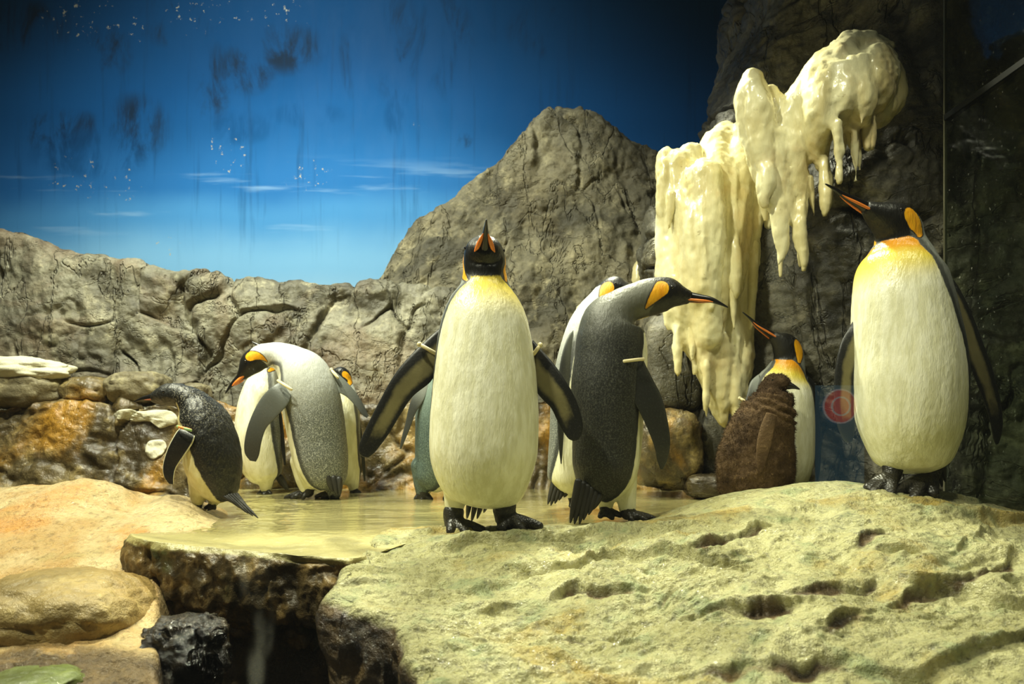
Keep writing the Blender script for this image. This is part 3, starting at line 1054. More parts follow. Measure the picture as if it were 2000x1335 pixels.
def ice(name, chains, icicles, Y, voxel, seed, label, cat='ice', amp=0.010, drips=0):
    V, Fc = ice_mesh(chains, Y, voxel, seed, amp, drips)
    root = bpy.data.objects.new(name, None)
    C.objects.link(root)
    base = np.array([V[:, 0].mean(), V[:, 1].mean(), V[:, 2].min()])
    root.location = base
    tag(root, label, cat)
    mesh_obj('ice_mass', V - base, Fc, M_ICE, parent=root)
    for k, ch in enumerate(icicles):
        V, Fc = ice_mesh([ch], Y, min(voxel, 0.006), seed + k + 30, amp * 0.5)
        mesh_obj('icicle', V - base, Fc, M_ICE, parent=root)
    return root


ice('ice_cascade', [
    [(1415, 262, 24, .1), (1400, 300, 40, .05), (1405, 370, 55), (1415, 440, 52), (1405, 510, 50), (1395, 570, 48), (1385, 620, 40)],
    [(1325, 325, 34), (1335, 390, 44), (1342, 460, 50), (1340, 530, 48), (1345, 590, 48), (1360, 640, 40), (1380, 690, 34), (1392, 735, 27), (1402, 790, 19), (1415, 832, 5)],
    [(1312, 320, 22), (1305, 380, 20), (1305, 440, 22), (1310, 510, 22), (1318, 570, 24)],
    [(1455, 275, 20, .05), (1450, 340, 36), (1452, 420, 30), (1455, 470, 22), (1458, 520, 16), (1460, 580, 13), (1458, 640, 15), (1452, 700, 20), (1445, 750, 18), (1432, 800, 12)],
    [(1330, 600, 26), (1338, 640, 24), (1345, 670, 20), (1352, 692, 12)],
    [(1370, 350, 40, -.08), (1372, 450, 44, -.08), (1368, 540, 40, -.08), (1375, 600, 34, -.06), (1385, 660, 28, -.05)],
    [(1440, 380, 24, -.06), (1437, 440, 20, -.08), (1432, 500, 14, -.08), (1428, 560, 8, -.07)],
    [(1480, 330, 26, 0), (1488, 380, 18, -.02), (1490, 420, 10, -.02)],
    [(1425, 590, 16), (1430, 650, 20), (1425, 700, 22), (1418, 760, 20)],
    [(1300, 305, 14), (1296, 340, 16), (1296, 400, 14), (1294, 470, 12), (1298, 540, 14), (1304, 590, 10)],
    [(1350, 300, 24), (1345, 340, 36), (1350, 420, 40)],
    [(1470, 270, 26, .0), (1478, 310, 32, -.02), (1480, 360, 26, -.03), (1478, 410, 16, -.03), (1474, 460, 10, -.03)],
    [(1438, 262, 20, .06), (1440, 300, 32, .02), (1436, 360, 36, -.03)],
], [
    [(1437, 470, 13, -.08), (1433, 540, 10, -.09), (1432, 600, 7, -.09), (1433, 642, 2.5, -.09)],
    [(1350, 640, 12, -.04), (1352, 680, 7, -.05), (1352, 702, 2.5, -.05)],
    [(1312, 380, 9, -.07), (1308, 420, 6, -.07), (1306, 445, 2.5, -.07)],
    [(1470, 480, 12, -.02), (1470, 560, 9, -.03), (1466, 640, 5, -.03)],
], 2.74, 0.009, 201, 'cream icy cascade hanging down the left edge of the dark pillar', drips=34)

ice('ice_overhang', [
    [(1470, 150, 20), (1468, 190, 32), (1476, 235, 36), (1484, 285, 32), (1494, 330, 25), (1508, 375, 16), (1520, 415, 9)],
    [(1700, 80, 14), (1660, 95, 32), (1640, 130, 48), (1610, 165, 52), (1575, 205, 46), (1550, 245, 34)],
    [(1690, 85, 22), (1700, 120, 48), (1690, 170, 58, -.03), (1665, 215, 46, -.02), (1660, 245, 30)],
    [(1715, 110, 24), (1738, 150, 28), (1742, 185, 24), (1715, 220, 28), (1695, 245, 16)],
    [(1610, 160, 40, -.05), (1605, 210, 42, -.07), (1600, 255, 32, -.06), (1600, 295, 20, -.04), (1604, 325, 10, -.03)],
    [(1540, 235, 26), (1545, 290, 30), (1553, 340, 25), (1562, 390, 16), (1572, 425, 7)],
    [(1510, 270, 28), (1520, 320, 26), (1530, 370, 20), (1545, 430, 12)],
    [(1640, 150, 30, -.08), (1638, 200, 34, -.09), (1632, 250, 22, -.06)],
    [(1670, 130, 26, -.08), (1682, 190, 28, -.1), (1682, 235, 18, -.08)],
    [(1745, 90, 7), (1722, 82, 11), (1698, 86, 16)],
    [(1500, 190, 22, .04), (1515, 230, 30, .04), (1520, 280, 26, .04)],
], [
    [(1692, 225, 13, -.06), (1693, 260, 9, -.06), (1694, 290, 4, -.06)],
    [(1662, 240, 18, -.03), (1671, 285, 11, -.03), (1678, 318, 6, -.03), (1680, 334, 2.5, -.03)],
    [(1644, 240, 13, -.02), (1647, 275, 7, -.02), (1649, 300, 2.5, -.02)],
    [(1602, 300, 11, -.03), (1605, 330, 6, -.03), (1606, 346, 2.5, -.03)],
    [(1576, 350, 14, 0), (1585, 390, 8, 0), (1590, 420, 3, 0)],
    [(1520, 380, 13, .05), (1522, 440, 10, .06), (1524, 500, 6, .08), (1525, 540, 3, .08)],
    [(1556, 400, 11, .03), (1561, 460, 8, .05), (1563, 520, 4, .06)],
    [(1490, 330, 16, .03), (1492, 380, 12, .06), (1494, 430, 5, .08)],
], 2.43, 0.008, 231, 'cream icy overhang with icicles high on the dark pillar above the right penguin', amp=0.009, drips=30)

ice('ice_lump', [[(1133, 606, 11), (1145, 603, 14), (1160, 606, 12)]], [], 3.68, 0.01, 260, 'small cream ice lump on the rock left of the orange-eared head', amp=0.004)
ice('ice_streak', [[(1262, 500, 10), (1252, 525, 16), (1250, 550, 18), (1256, 575, 14)]], [], 3.84, 0.01, 262, 'faint cream ice streak between the peak and the ice cascade', amp=0.004)


# snow and ice patches clinging to the tier
from mathutils.bvhtree import BVHTree
tv = np.empty(len(tier.data.vertices) * 3, np.float32)
tier.data.vertices.foreach_get('co', tv)
tv = tv.reshape(-1, 3) + np.array(tier.location)
tp = np.empty(len(tier.data.polygons) * 4, np.int32)
tier.data.polygons.foreach_get('vertices', tp)
TBVH = BVHTree.FromPolygons(tv.tolist(), tp.reshape(-1, 4).tolist())
del tv, tp


def patch(name, outline, thick, seed, label):
    """thin icy skin that follows the rock face it clings to"""
    pts = catmull([(a_, b_) for a_, b_ in outline] + [outline[0]], 72)[:-1]
    c_ = pts.mean(0)
    rings, n = 14, len(pts)
    top, bot = [], []
    for k in range(rings):
        r = (k + 0.3) / (rings - 0.7)
        for q in pts:
            e = c_ + (q - c_) * r
            w3 = P(e[0], e[1], 3.0)
            o_ = np.array([0, 0, CAMZ])
            d_ = unit_(w3 - o_)
            hit = TBVH.ray_cast(Vector(o_), Vector(d_))
            h = np.array(hit[0]) if hit[0] is not None else P(e[0], e[1], 3.25)
            t_ = thick * math.sqrt(max(0.0, 1 - r ** 4))
            top.append(h - d_ * (0.004 + t_))
            bot.append(h + d_ * 0.02)
    top, bot = np.array(top), np.array(bot)
    top += 0.003 * fbm(top * 22, 3, seed)[:, None] * np.array([0, -1, 0.4])
    V = np.concatenate([top, bot[-n:]])
    fc = [tuple(f) for f in grid_faces(rings + 1, n, True)]
    fc.append(tuple(range(n - 1, -1, -1)))
    fc.append(tuple(rings * n + k for k in range(n)))
    o = mesh_obj(name, V, fc, M_SNOW)
    return tag(o, label, 'snow')


def unit_(v):
    return np.asarray(v, float) / np.linalg.norm(v)


boulder('snow_patch', P(40, 722, 3.36), (0.235, 0.11, 0.062), M_SNOW, 63, 'white snow patch on the brown boulder at the left edge', amp=0.25, cell=2.5, square=0.95, crack=0.0, cat='snow')
patch('snow_patch', [(222, 808), (234, 800), (252, 798), (275, 803), (300, 800), (330, 801), (345, 812), (346, 826), (330, 831), (312, 836), (300, 826), (286, 822), (262, 823), (240, 818), (228, 818)], 0.010, 5, 'wide white icy patch on the tier face behind the small black penguin')
patch('snow_patch', [(283, 882), (286, 868), (294, 860), (312, 858), (322, 862), (325, 872), (319, 886), (310, 892), (300, 897), (290, 893)], 0.010, 9, 'small round white icy patch low on the tier face')

# ------------------------------------------------------------------ side viewing pane at the right
tg = NT('side_glass')
for nd in list(tg.t.nodes):
    if nd.type == 'BSDF_PRINCIPLED':
        tg.t.nodes.remove(nd)
out = [n for n in tg.t.nodes if n.type == 'OUTPUT_MATERIAL'][0]
tr = tg.n('ShaderNodeBsdfTransparent')
tr.inputs[0].default_value = (0.75, 0.8, 0.72, 1)
gl = tg.n('ShaderNodeBsdfGlossy')
gl.inputs['Roughness'].default_value = 0.06
lw_ = tg.n('ShaderNodeLayerWeight')
fres = tg.math('ADD', tg.math('MULTIPLY', tg.math('POWER', lw_.outputs['Facing'], 5.0), 0.93), 0.07)
df = tg.n('ShaderNodeBsdfDiffuse')
df.inputs[0].default_value = (0.45, 0.45, 0.4, 1)
mx = tg.n('ShaderNodeMixShader')
tg.put(mx.inputs[0], fres)
tg.t.links.new(tr.outputs[0], mx.inputs[1])
tg.t.links.new(gl.outputs[0], mx.inputs[2])
mx2 = tg.n('ShaderNodeMixShader')
tg.put(mx2.inputs[0], tg.math('MULTIPLY', tg.ramp(tg.noise(60, 3, 0.6), 0.66, 0.74), 0.35))
tg.t.links.new(mx.outputs[0], mx2.inputs[1])
tg.t.links.new(df.outputs[0], mx2.inputs[2])
tg.t.links.new(mx2.outputs[0], out.inputs[0])
M_GLASS = tg.m
GX = 1.535


def box(name, lo, hi, mat, parent=None, origin=None):
    (x0, y0, z0), (x1, y1, z1) = lo, hi
    V = [(x0, y0, z0), (x1, y0, z0), (x1, y1, z0), (x0, y1, z0), (x0, y0, z1), (x1, y0, z1), (x1, y1, z1), (x0, y1, z1)]
    fc = [(0, 3, 2, 1), (4, 5, 6, 7), (0, 1, 5, 4), (1, 2, 6, 5), (2, 3, 7, 6), (3, 0, 4, 7)]
    return mesh_obj(name, V, fc, mat, parent=parent, origin=origin, smooth=False)


win = bpy.data.objects.new('window_1', None)
C.objects.link(win)
win.location = (GX, 1.5, -0.1)
tag(win, 'reflective side viewing glass at the right edge of the enclosure', 'window', kind='structure')
wo = np.array([GX, 1.5, -0.1])
tj = NT('silicone_joint')
M_JOINT = tj.done(rgb(24, 26, 22), 0.4)
box('pane', np.array((GX, 0.3, -0.1)) - wo, np.array((GX + 0.02, 2.42, 1.38)) - wo, M_GLASS, win)
box('pane', np.array((GX, 0.3, 1.40)) - wo, np.array((GX + 0.02, 2.42, 2.9)) - wo, M_GLASS, win)
box('joint', np.array((GX - 0.004, 0.3, 1.38)) - wo, np.array((GX + 0.022, 2.42, 1.40)) - wo, M_JOINT, win)
box('edge_seal', np.array((GX - 0.002, 2.42, -0.1)) - wo, np.array((GX + 0.008, 2.426, 2.9)) - wo, NT('seal').done(rgb(110, 108, 88), 0.4), win)

# ------------------------------------------------------------------ front viewing pane between the visitors and the enclosure
tq = NT('front_glass')
for nd in list(tq.t.nodes):
    if nd.type == 'BSDF_PRINCIPLED':
        tq.t.nodes.remove(nd)
out = [n for n in tq.t.nodes if n.type == 'OUTPUT_MATERIAL'][0]
tr = tq.n('ShaderNodeBsdfTransparent')
tr.inputs[0].default_value = (0.985, 0.99, 0.98, 1)
gl = tq.n('ShaderNodeBsdfGlossy')
gl.inputs['Roughness'].default_value = 0.0
lw_ = tq.n('ShaderNodeLayerWeight')
fres = tq.math('ADD', tq.math('MULTIPLY', tq.math('POWER', lw_.outputs['Facing'], 5.0), 0.92), 0.08)
tl = tq.n('ShaderNodeBsdfTranslucent')
tl.inputs[0].default_value = (0.8, 0.8, 0.7, 1)
mx = tq.n('ShaderNodeMixShader')
tq.put(mx.inputs[0], fres)
tq.t.links.new(tr.outputs[0], mx.inputs[1])
tq.t.links.new(gl.outputs[0], mx.inputs[2])
pz = tq.sep(tq.coord())
FY = 0.55


def smear(px, py, rx, ry):
    c = P(px, py, FY)
    dx = tq.math('DIVIDE', tq.math('SUBTRACT', pz[0], float(c[0])), rx / F * FY)
    dz = tq.math('DIVIDE', tq.math('SUBTRACT', pz[2], float(c[2])), ry / F * FY)
    return tq.ramp(tq.math('ADD', tq.math('MULTIPLY', dx, dx), tq.math('MULTIPLY', dz, dz)), 1.0, 0.0)


sm = None
for q in [(495, 1120, 34, 75), (515, 1210, 26, 90), (500, 1300, 22, 70), (1525, 400, 32, 320)]:
    e = smear(*q)
    sm = e if sm is None else tq.math('MAXIMUM', sm, e)
sm = tq.math('MULTIPLY', sm, tq.ramp(tq.noise(18, 5, 0.6, vec=tq.coord((2.5, 1, 0.8))), 0.35, 0.65))
mx2 = tq.n('ShaderNodeMixShader')
tq.put(mx2.inputs[0], tq.math('MULTIPLY', sm, 0.07))
tq.t.links.new(mx.outputs[0], mx2.inputs[1])
tq.t.links.new(tl.outputs[0], mx2.inputs[2])
tq.t.links.new(mx2.outputs[0], out.inputs[0])
fw = box('window_2', (-1.2, FY, -0.45), (1.5, FY + 0.012, 2.6), tq.m)
tcl = bpy.data.materials.new('clear_glass_edge')
tcl.use_nodes = True
tcl.node_tree.nodes.remove(tcl.node_tree.nodes['Principled BSDF'])
tcb = tcl.node_tree.nodes.new('ShaderNodeBsdfTransparent')
tcl.node_tree.links.new(tcb.outputs[0], tcl.node_tree.nodes['Material Output'].inputs[0])
fw.data.materials.append(tcl)
for p_ in fw.data.polygons:
    if p_.normal.y > -0.5:
        p_.material_index = 1
tag(fw, 'large clear front viewing glass with faint vertical smears', 'window', kind='structure')

# added glowing panel behind the camera, seen only as a reflection in the front glass
VY = 2.9                      # distance of its mirror image
SY = 2 * FY - VY
tb_ = NT('panel_face')
tb_.b.inputs['Emission Color'].default_value = (0.35, 0.68, 0.82, 1)
tb_.b.inputs['Emission Strength'].default_value = 0.32
M_PANEL = tb_.done(rgb(90, 150, 180), 0.5)
tr_ = NT('roundel_red')
tr_.b.inputs['Emission Color'].default_value = (0.95, 0.16, 0.16, 1)
tr_.b.inputs['Emission Strength'].default_value = 1.2
M_RED = tr_.done(rgb(200, 40, 40), 0.5)
tw_ = NT('roundel_rim')
tw_.b.inputs['Emission Color'].default_value = (1, 0.85, 0.85, 1)
tw_.b.inputs['Emission Strength'].default_value = 0.9
M_RIM = tw_.done(rgb(230, 210, 210), 0.5)
q0, q1 = P(1598, 1040, VY), P(1688, 752, VY)
sg = bpy.data.objects.new('reflection_panel', None)
C.objects.link(sg)
sgo = np.array([(q0[0] + q1[0]) / 2, SY - 0.02, q0[2]])
sg.location = sgo
tag(sg, 'pale blue panel with a red roundel added for its reflection in the front glass', 'sign')
box('panel', np.array([q0[0], SY - 0.03, q0[2]]) - sgo, np.array([q1[0], SY, q1[2]]) - sgo, M_PANEL, sg)


def disc(name, px, py, r0, r1, dy, mat):
    c = P(px, py, VY)
    V, n = [], 40
    for y in (0.0, 0.006):
        for r in (r0, r1):
            for k in range(n):
                a = 2 * math.pi * k / n
                V.append((c[0] + r / F * VY * math.cos(a), SY + dy - y, c[2] + r / F * VY * math.sin(a)))
    fc = []
    for k in range(n):
        m = (k + 1) % n
        fc += [(k, m, n + m, n + k), (2 * n + k, 3 * n + k, 3 * n + m, 2 * n + m), (n + k, n + m, 3 * n + m, 3 * n + k), (k, 2 * n + k, 2 * n + m, m)]
    return mesh_obj(name, np.array(V) - sgo, fc, mat, parent=sg, smooth=False)


disc('roundel', 1640, 793, 1.0, 31, 0.007, M_RED)
disc('roundel_rim', 1640, 793, 31, 34, 0.008, M_RIM)
disc('roundel_ring', 1640, 793, 16, 19, 0.014, M_RIM)

# ================================================================== penguins
def feather_bump(t, amt=1.0, scale=1.0):
    v = t.coord((1, 1, 0.28))
    a = t.noise(150 * scale, 3, 0.65, vec=v)
    b = t.noise(45 * scale, 4, 0.6, vec=v)
    n = t.bump(b, 0.22 * amt, 0.006)
    return t.bump(a, 0.8 * amt, 0.0025, n), a, b


def king_mat(name, dark, silver, spark=0.5):
    t = NT(name)
    nrm, a, b = feather_bump(t)
    sp = t.noise(230, 3, 0.7)
    jit = t.math('MULTIPLY', t.math('SUBTRACT', a, 0.5), 0.010)
    white = t.mix(t.ramp(b, 0.35, 0.65), rgb(222, 219, 186), rgb(240, 238, 214))
    fy = t.math('ADD', t.attr('f_yel'), t.math('MULTIPLY', t.math('SUBTRACT', b, 0.5), 0.12))
    col = t.mix(t.ramp(fy, 0.05, 0.65), white, rgb(228, 206, 82))
    col = t.mix(t.ramp(fy, 0.55, 1.0), col, rgb(226, 150, 24))
    # slate back with pale feather tips, paler on the shoulders
    back = t.mix(t.attr('f_sil'), dark, silver)
    back = t.mix(t.math('MULTIPLY', t.ramp(sp, 0.42, 0.74), spark), back, silver)
    fb = t.math('ADD', t.attr('f_back'), jit)
    col = t.mix(t.ramp(fb, -0.003, 0.003), col, back)
    edge = t.math('MULTIPLY', t.ramp(fb, -0.002, 0.003), t.ramp(fb, 0.030, 0.012))
    col = t.mix(t.math('MULTIPLY', edge, 0.75), col, rgb(24, 26, 26))
    fh = t.math('ADD', t.attr('f_head'), jit)
    col = t.mix(t.ramp(fh, -0.004, 0.006), col, rgb(20, 19, 15))
    fe = t.math('ADD', t.attr('f_ear'), t.math('MULTIPLY', jit, 0.4))
    col = t.mix(t.ramp(fe, -0.005, -0.001), col, rgb(18, 17, 14))
    col = t.mix(t.ramp(fe, -0.001, 0.002), col, t.mix(t.ramp(b, 0.3, 0.7), rgb(226, 150, 10), rgb(240, 176, 24)))
    rg = t.ramp(fb, -0.003, 0.003, 0.27, 0.48)
    rg = t.mix(t.ramp(fh, -0.002, 0.004), rg, (0.38, 0.38, 0.38))
    return t.done(col, rg, nrm, 0.45)


M_KING = king_mat('king_plumage', rgb(44, 46, 44), rgb(150, 152, 144))
M_KING_PALE = king_mat('king_plumage_pale', rgb(92, 96, 94), rgb(206, 208, 200), 0.6)
M_KING_TEAL = king_mat('king_plumage_slate', rgb(62, 76, 74), rgb(140, 158, 146), 0.6)

tk = NT('small_penguin_plumage')
kn, ka, kb = feather_bump(tk, 1.3, 0.8)
kj = tk.math('MULTIPLY', tk.math('SUBTRACT', ka, 0.5), 0.012)
kcol = tk.mix(tk.ramp(kb, 0.3, 0.7), rgb(206, 196, 140), rgb(228, 222, 178))
ksp = tk.noise(210, 2, 0.6)
kback = tk.mix(tk.math('MULTIPLY', tk.ramp(ksp, 0.5, 0.66), tk.ramp(tk.attr('f_sil'), 0.0, 1.0, 0.12, 0.85)), rgb(22, 22, 20), rgb(140, 136, 120))
kcol = tk.mix(tk.ramp(tk.math('ADD', tk.attr('f_back'), kj), -0.003, 0.003), kcol, kback)
kcol = tk.mix(tk.ramp(tk.math('ADD', tk.attr('f_head'), kj), -0.004, 0.006), kcol, tk.mix(tk.ramp(ksp, 0.5, 0.7, 0.0, 0.5), rgb(30, 30, 27), rgb(92, 90, 82)))
M_SMALL = tk.done(kcol, 0.42, kn, 0.5)

tc = NT('brown_down')
cn1 = tc.noise(60, 5, 0.7)
cn2 = tc.noise(8, 4, 0.6)
ccol = tc.mix(tc.ramp(cn2, 0.35, 0.65), rgb(62, 46, 30), rgb(92, 72, 48))
ccol = tc.mix(tc.ramp(cn1, 0.55, 0.75), ccol, rgb(128, 104, 74))
M_DOWN = tc.done(ccol, 0.85, tc.bump(cn1, 0.9, 0.008), 0.2)

tfm = NT('flipper_skin')
fa = tfm.noise(140, 3, 0.6)
fin = tfm.math('ADD', tfm.attr('f_in'), tfm.math('MULTIPLY', tfm.math('SUBTRACT', tfm.noise(14, 5, 0.65), 0.5), 0.5))
fcol = tfm.mix(tfm.attr('f_sil'), rgb(24, 24, 22), rgb(122, 126, 120))
fcol = tfm.mix(tfm.math('MULTIPLY', tfm.ramp(tfm.noise(220, 2), 0.55, 0.7), 0.10), fcol, rgb(120, 120, 108))
fcol = tfm.mix(tfm.ramp(fin, 0.08, 0.34), fcol, tfm.mix(tfm.noise(9, 4), rgb(70, 66, 43), rgb(140, 131, 90)))
fcol = tfm.mix(tfm.ramp(tfm.attr('f_rim'), 0.2, 0.6), fcol, rgb(206, 204, 176))
M_FLIP = tfm.done(fcol, 0.42, tfm.bump(fa, 0.35, 0.002), 0.4)

tft = NT('foot_skin')
M_FOOT = tft.done(tft.mix(tft.noise(30, 4), rgb(22, 21, 18), rgb(52, 49, 40)), 0.38, tft.bump(tft.voro(170), 0.5, 0.003), 0.5)
tt_ = NT('tail_feathers')
M_TAIL = tt_.done(tt_.mix(tt_.noise(60, 4, vec=tt_.coord((1, 1, 0.2))), rgb(18, 18, 16), rgb(64, 62, 54)), 0.5, tt_.bump(tt_.noise(120, 3, vec=tt_.coord((1, 1, 0.2))), 0.6, 0.003), 0.4)
M_BILL = NT('bill_horn').done(rgb(20, 18, 16), 0.28)
tpl = NT('bill_plate_orange')
M_PLATE = tpl.done(tpl.mix(tpl.noise(60, 3), rgb(226, 112, 34), rgb(240, 150, 70)), 0.3)
M_EYE = NT('eye').done(rgb(16, 10, 6), 0.06, spec=0.8)
tbd = NT('band_plastic')
M_BAND = tbd.done(rgb(226, 212, 168), 0.4)
tb5 = NT('bead_band')
M_BEAD = tb5.done(tb5.mix(tb5.ramp(tb5.noise(45, 0), 0.45, 0.55), rgb(214, 140, 70), rgb(150, 190, 130)), 0.4)


def unit(v):
    v = np.asarray(v, float)
    return v / max(np.linalg.norm(v), 1e-9)


def seg_field(a, y, p0, p1, r0, r1):
    """radius minus distance to a tapering segment (the ear teardrop)"""
    d = np.array(p1) - np.array(p0)
    L2 = (d ** 2).sum()
    t = np.clip(((a - p0[0]) * d[0] + (y - p0[1]) * d[1]) / L2, 0, 1)
    dist = np.hypot(a - p0[0] - t * d[0], y - p0[1] - t * d[1])
    return r0 + (r1 - r0) * t - dist


class Bird:
    def __init__(s, name, label, cat, Y, base, nodes, eye, front, mat, style='king', voxel=0.006, k=1.0, legs=(), pad=0.0, theta_b=None, nsil=None, yel=1.0, yspan=(-0.25, -0.075), headb=(-0.082, -0.078, -0.056, -0.022, -0.03, -0.052, -0.062)):
        """nodes: (px, py, depth px, half width px, front px, back px[, front vector]) from rump to bill base"""
        s.Y = Y
        s.k = k
        s.u = Y / F
        s.base = P(base[0], base[1], Y)
        root = bpy.data.objects.new(name, None)
        C.objects.link(root)
        root.location = s.base
        tag(root, label, cat)
        s.root = root
        rows = []
        fv = unit(front)
        for q in nodes:
            f = unit(q[6]) if len(q) > 6 else fv
            rows.append(np.concatenate([s.pt(q[0], q[1], q[2]), np.array(q[3:6]) * s.u, f]))
        n = 26 * (len(rows) - 1)
        R = catmull(rows, n)
        Cc = R[:, :3]
        T = np.gradient(Cc, axis=0)
        T /= np.linalg.norm(T, axis=1, keepdims=True)
        Fv = R[:, 6:9]
        Fv = Fv - T * (Fv * T).sum(1, keepdims=True)
        Fv /= np.maximum(np.linalg.norm(Fv, axis=1, keepdims=True), 1e-9)
        Sd = np.cross(T, Fv)
        rad = np.maximum(R[:, 3:6], 0.002)
        s.C, s.T, s.Fv, s.Sd, s.rad = Cc, T, Fv, Sd, rad
        seg = 56
        th = np.linspace(0, 2 * np.pi, seg, endpoint=False)
        ct, st = np.cos(th), np.sin(th)
        rf = np.where(ct[None, :] > 0, rad[:, 1:2], rad[:, 2:3])
        V = Cc[:, None, :] + Sd[:, None, :] * (rad[:, 0:1] * st[None, :])[:, :, None] + Fv[:, None, :] * (rf * ct[None, :])[:, :, None]
        soup = Soup()
        fc = [tuple(f) for f in grid_faces(n, seg, True)]
        fc.append(tuple(range(seg - 1, -1, -1)))
        fc.append(tuple((n - 1) * seg + q for q in range(seg)))
        soup.add(V.reshape(-1, 3), fc)
        for lg in legs:
            A = np.array([np.concatenate([s.pt(q[0], q[1], q[2]), [q[3] * s.u]]) for q in lg])
            A = catmull(A, 14)
            soup.tube(A[:, :3], A[:, 3], 16)
        VV, FF = soup.arrays()
        VV, FF, NN = remesh(VV, FF, voxel, 6, 0.6)
        # plumage fields
        arc = np.concatenate([[0], np.cumsum(np.linalg.norm(np.diff(Cc, axis=0), axis=1))])
        ie = int(round(eye * (n - 1) / (len(rows) - 1)))
        s.ie = ie
        arc = (arc - arc[ie]) / k
        idx = np.empty(len(VV), int)
        for a0 in range(0, len(VV), 20000):
            q = VV[a0:a0 + 20000]
            d2 = ((q[:, None, :] - Cc[None, ::2, :]) ** 2).sum(-1)
            idx[a0:a0 + 20000] = d2.argmin(1) * 2
        dv = VV - Cc[idx]
        a = arc[idx] + (dv * T[idx]).sum(1) / k
        x = (dv * Sd[idx]).sum(1)
        f = (dv * Fv[idx]).sum(1)
        ang = np.degrees(np.arctan2(np.abs(x) / rad[idx, 0], np.where(f > 0, f / rad[idx, 1], f / rad[idx, 2])))
        att = {}
        att['f_head'] = a - np.interp(ang, [0, 35, 62, 88, 120, 150, 180], list(headb))
        y = np.radians(ang) * 0.045
        if style == 'king':
            att['f_ear'] = seg_field(a, y, (-0.026, np.radians(103) * 0.045), (-0.088, np.radians(52) * 0.045), 0.021, 0.0035)
        else:
            att['f_ear'] = np.full(len(VV), -1.0)
        tb = np.interp(a, theta_b[0], theta_b[1]) if theta_b else np.interp(a, [-0.75, -0.62, -0.45, -0.25, -0.16, -0.11, -0.085], [112, 100, 88, 82, 72, 58, 40])
        rmean = rad[idx].mean(1)
        att['f_back'] = np.radians(ang - tb) * rmean
        att['f_yel'] = yel * sstep(*yspan, a) * sstep(115, 60, ang)
        sil = sstep(*(nsil or (-0.42, -0.14)), a) * 0.8
        att['f_sil'] = sil
        if style == 'chick':
            d = 0.006 * np.sin((a + 0.01 * perlin(VV * 30, 3)) * 2 * np.pi / 0.032) * sstep(-0.15, -0.12, a) * sstep(-0.02, -0.05, a) + 0.004 * fbm(VV * 45, 3, 5) + 0.003 * fbm(VV * 110, 2, 6) + 0.006 * fbm(VV * 14, 2, 8)
            VV = VV + NN * d[:, None]
        elif style == 'small':
            VV = VV + NN * (0.0022 * fbm(VV * np.array([90, 90, 40]), 3, 5) + 0.003 * fbm(VV * np.array([20, 20, 12]), 3, 9))[:, None]
        else:
            VV = VV + NN * (0.0011 * fbm(VV * np.array([26, 26, 6]), 3, 15) + 0.0007 * fbm(VV * np.array([110, 110, 40]), 2, 5))[:, None]
        s.body = mesh_obj('body', VV - s.base, FF, mat, parent=root, attrs=att)
        s.VV, s.NN = VV, NN

    def pt(s, px, py, d=0.0):
        """traced pixel, d pixel-units behind the bird's own depth"""
        return P(px, py, s.Y + d * s.u)

    def surf(s, i, deg, lift=0.0):
        t = math.radians(deg)
        r = s.rad[i]
        rf = r[1] if math.cos(t) > 0 else r[2]
        return s.C[i] + s.Sd[i] * (r[0] + lift) * math.sin(t) + s.Fv[i] * (rf + lift) * math.cos(t)

    def mesh(s, name, V, Fc, mat, parent=None, attrs=None):
        return mesh_obj(name, np.asarray(V) - s.base, Fc, mat, parent=parent or s.root, attrs=attrs)

    def eyes(s, r=0.0058, deg=104, off=2, sides=(-1, 1), mat=None):
        for sd in sides:
            so = Soup()
            so.ball(s.surf(s.ie + off, sd * deg, -0.0018), r * s.k, 14, 9)
            V, Fc = so.arrays()
            s.mesh('eye', V, Fc, mat or M_EYE)

    def bill(s, tip, mid=None, r=0.0125, plates=True, plate_len=0.55, plate_mat=None, drop=0.0, plate_r=0.0042, up=None, gape=0.9):
        """bill from the end of the body loft to tip (px, py, d)"""
        b = s.C[-1] - s.T[-1] * 0.012 * s.k
        e = s.pt(*tip)
        ax = e - b
        ven = s.Fv[-1]
        ven = unit(ven - unit(ax) * np.dot(ven, unit(ax)))
        sid = np.cross(unit(ax), ven)
        m = s.pt(*mid) if mid else b + ax * 0.5 - ven * 0.05 * np.linalg.norm(ax)
        cl = catmull([b, (b + m) / 2, m, (m + e) / 2 - ven * 0.01 * np.linalg.norm(ax), e], 22)
        tt = np.linspace(0, 1, 22)
        r0 = max(r * s.k, 1.0 * s.rad[-1, 1:3].mean())
        rr = r0 * (1 - 0.90 * tt ** 0.88)
        Tn = np.gradient(cl, axis=0)
        Tn /= np.linalg.norm(Tn, axis=1, keepdims=True)
        V = []
        seg = 14
        for c, q, t_ in zip(cl, rr, Tn):
            vn = unit(ven - t_ * np.dot(ven, t_))
            sn = np.cross(t_, vn)
            for k_ in range(seg):
                th = 2 * math.pi * k_ / seg
                V.append(c + sn * q * 0.74 * math.sin(th) + vn * q * math.cos(th))
        fc = [tuple(f) for f in grid_faces(22, seg, True)]
        fc.append(tuple(range(seg - 1, -1, -1)))
        fc.append(tuple(21 * seg + q for q in range(seg)))
        bl = s.mesh('bill', V, fc, M_BILL)
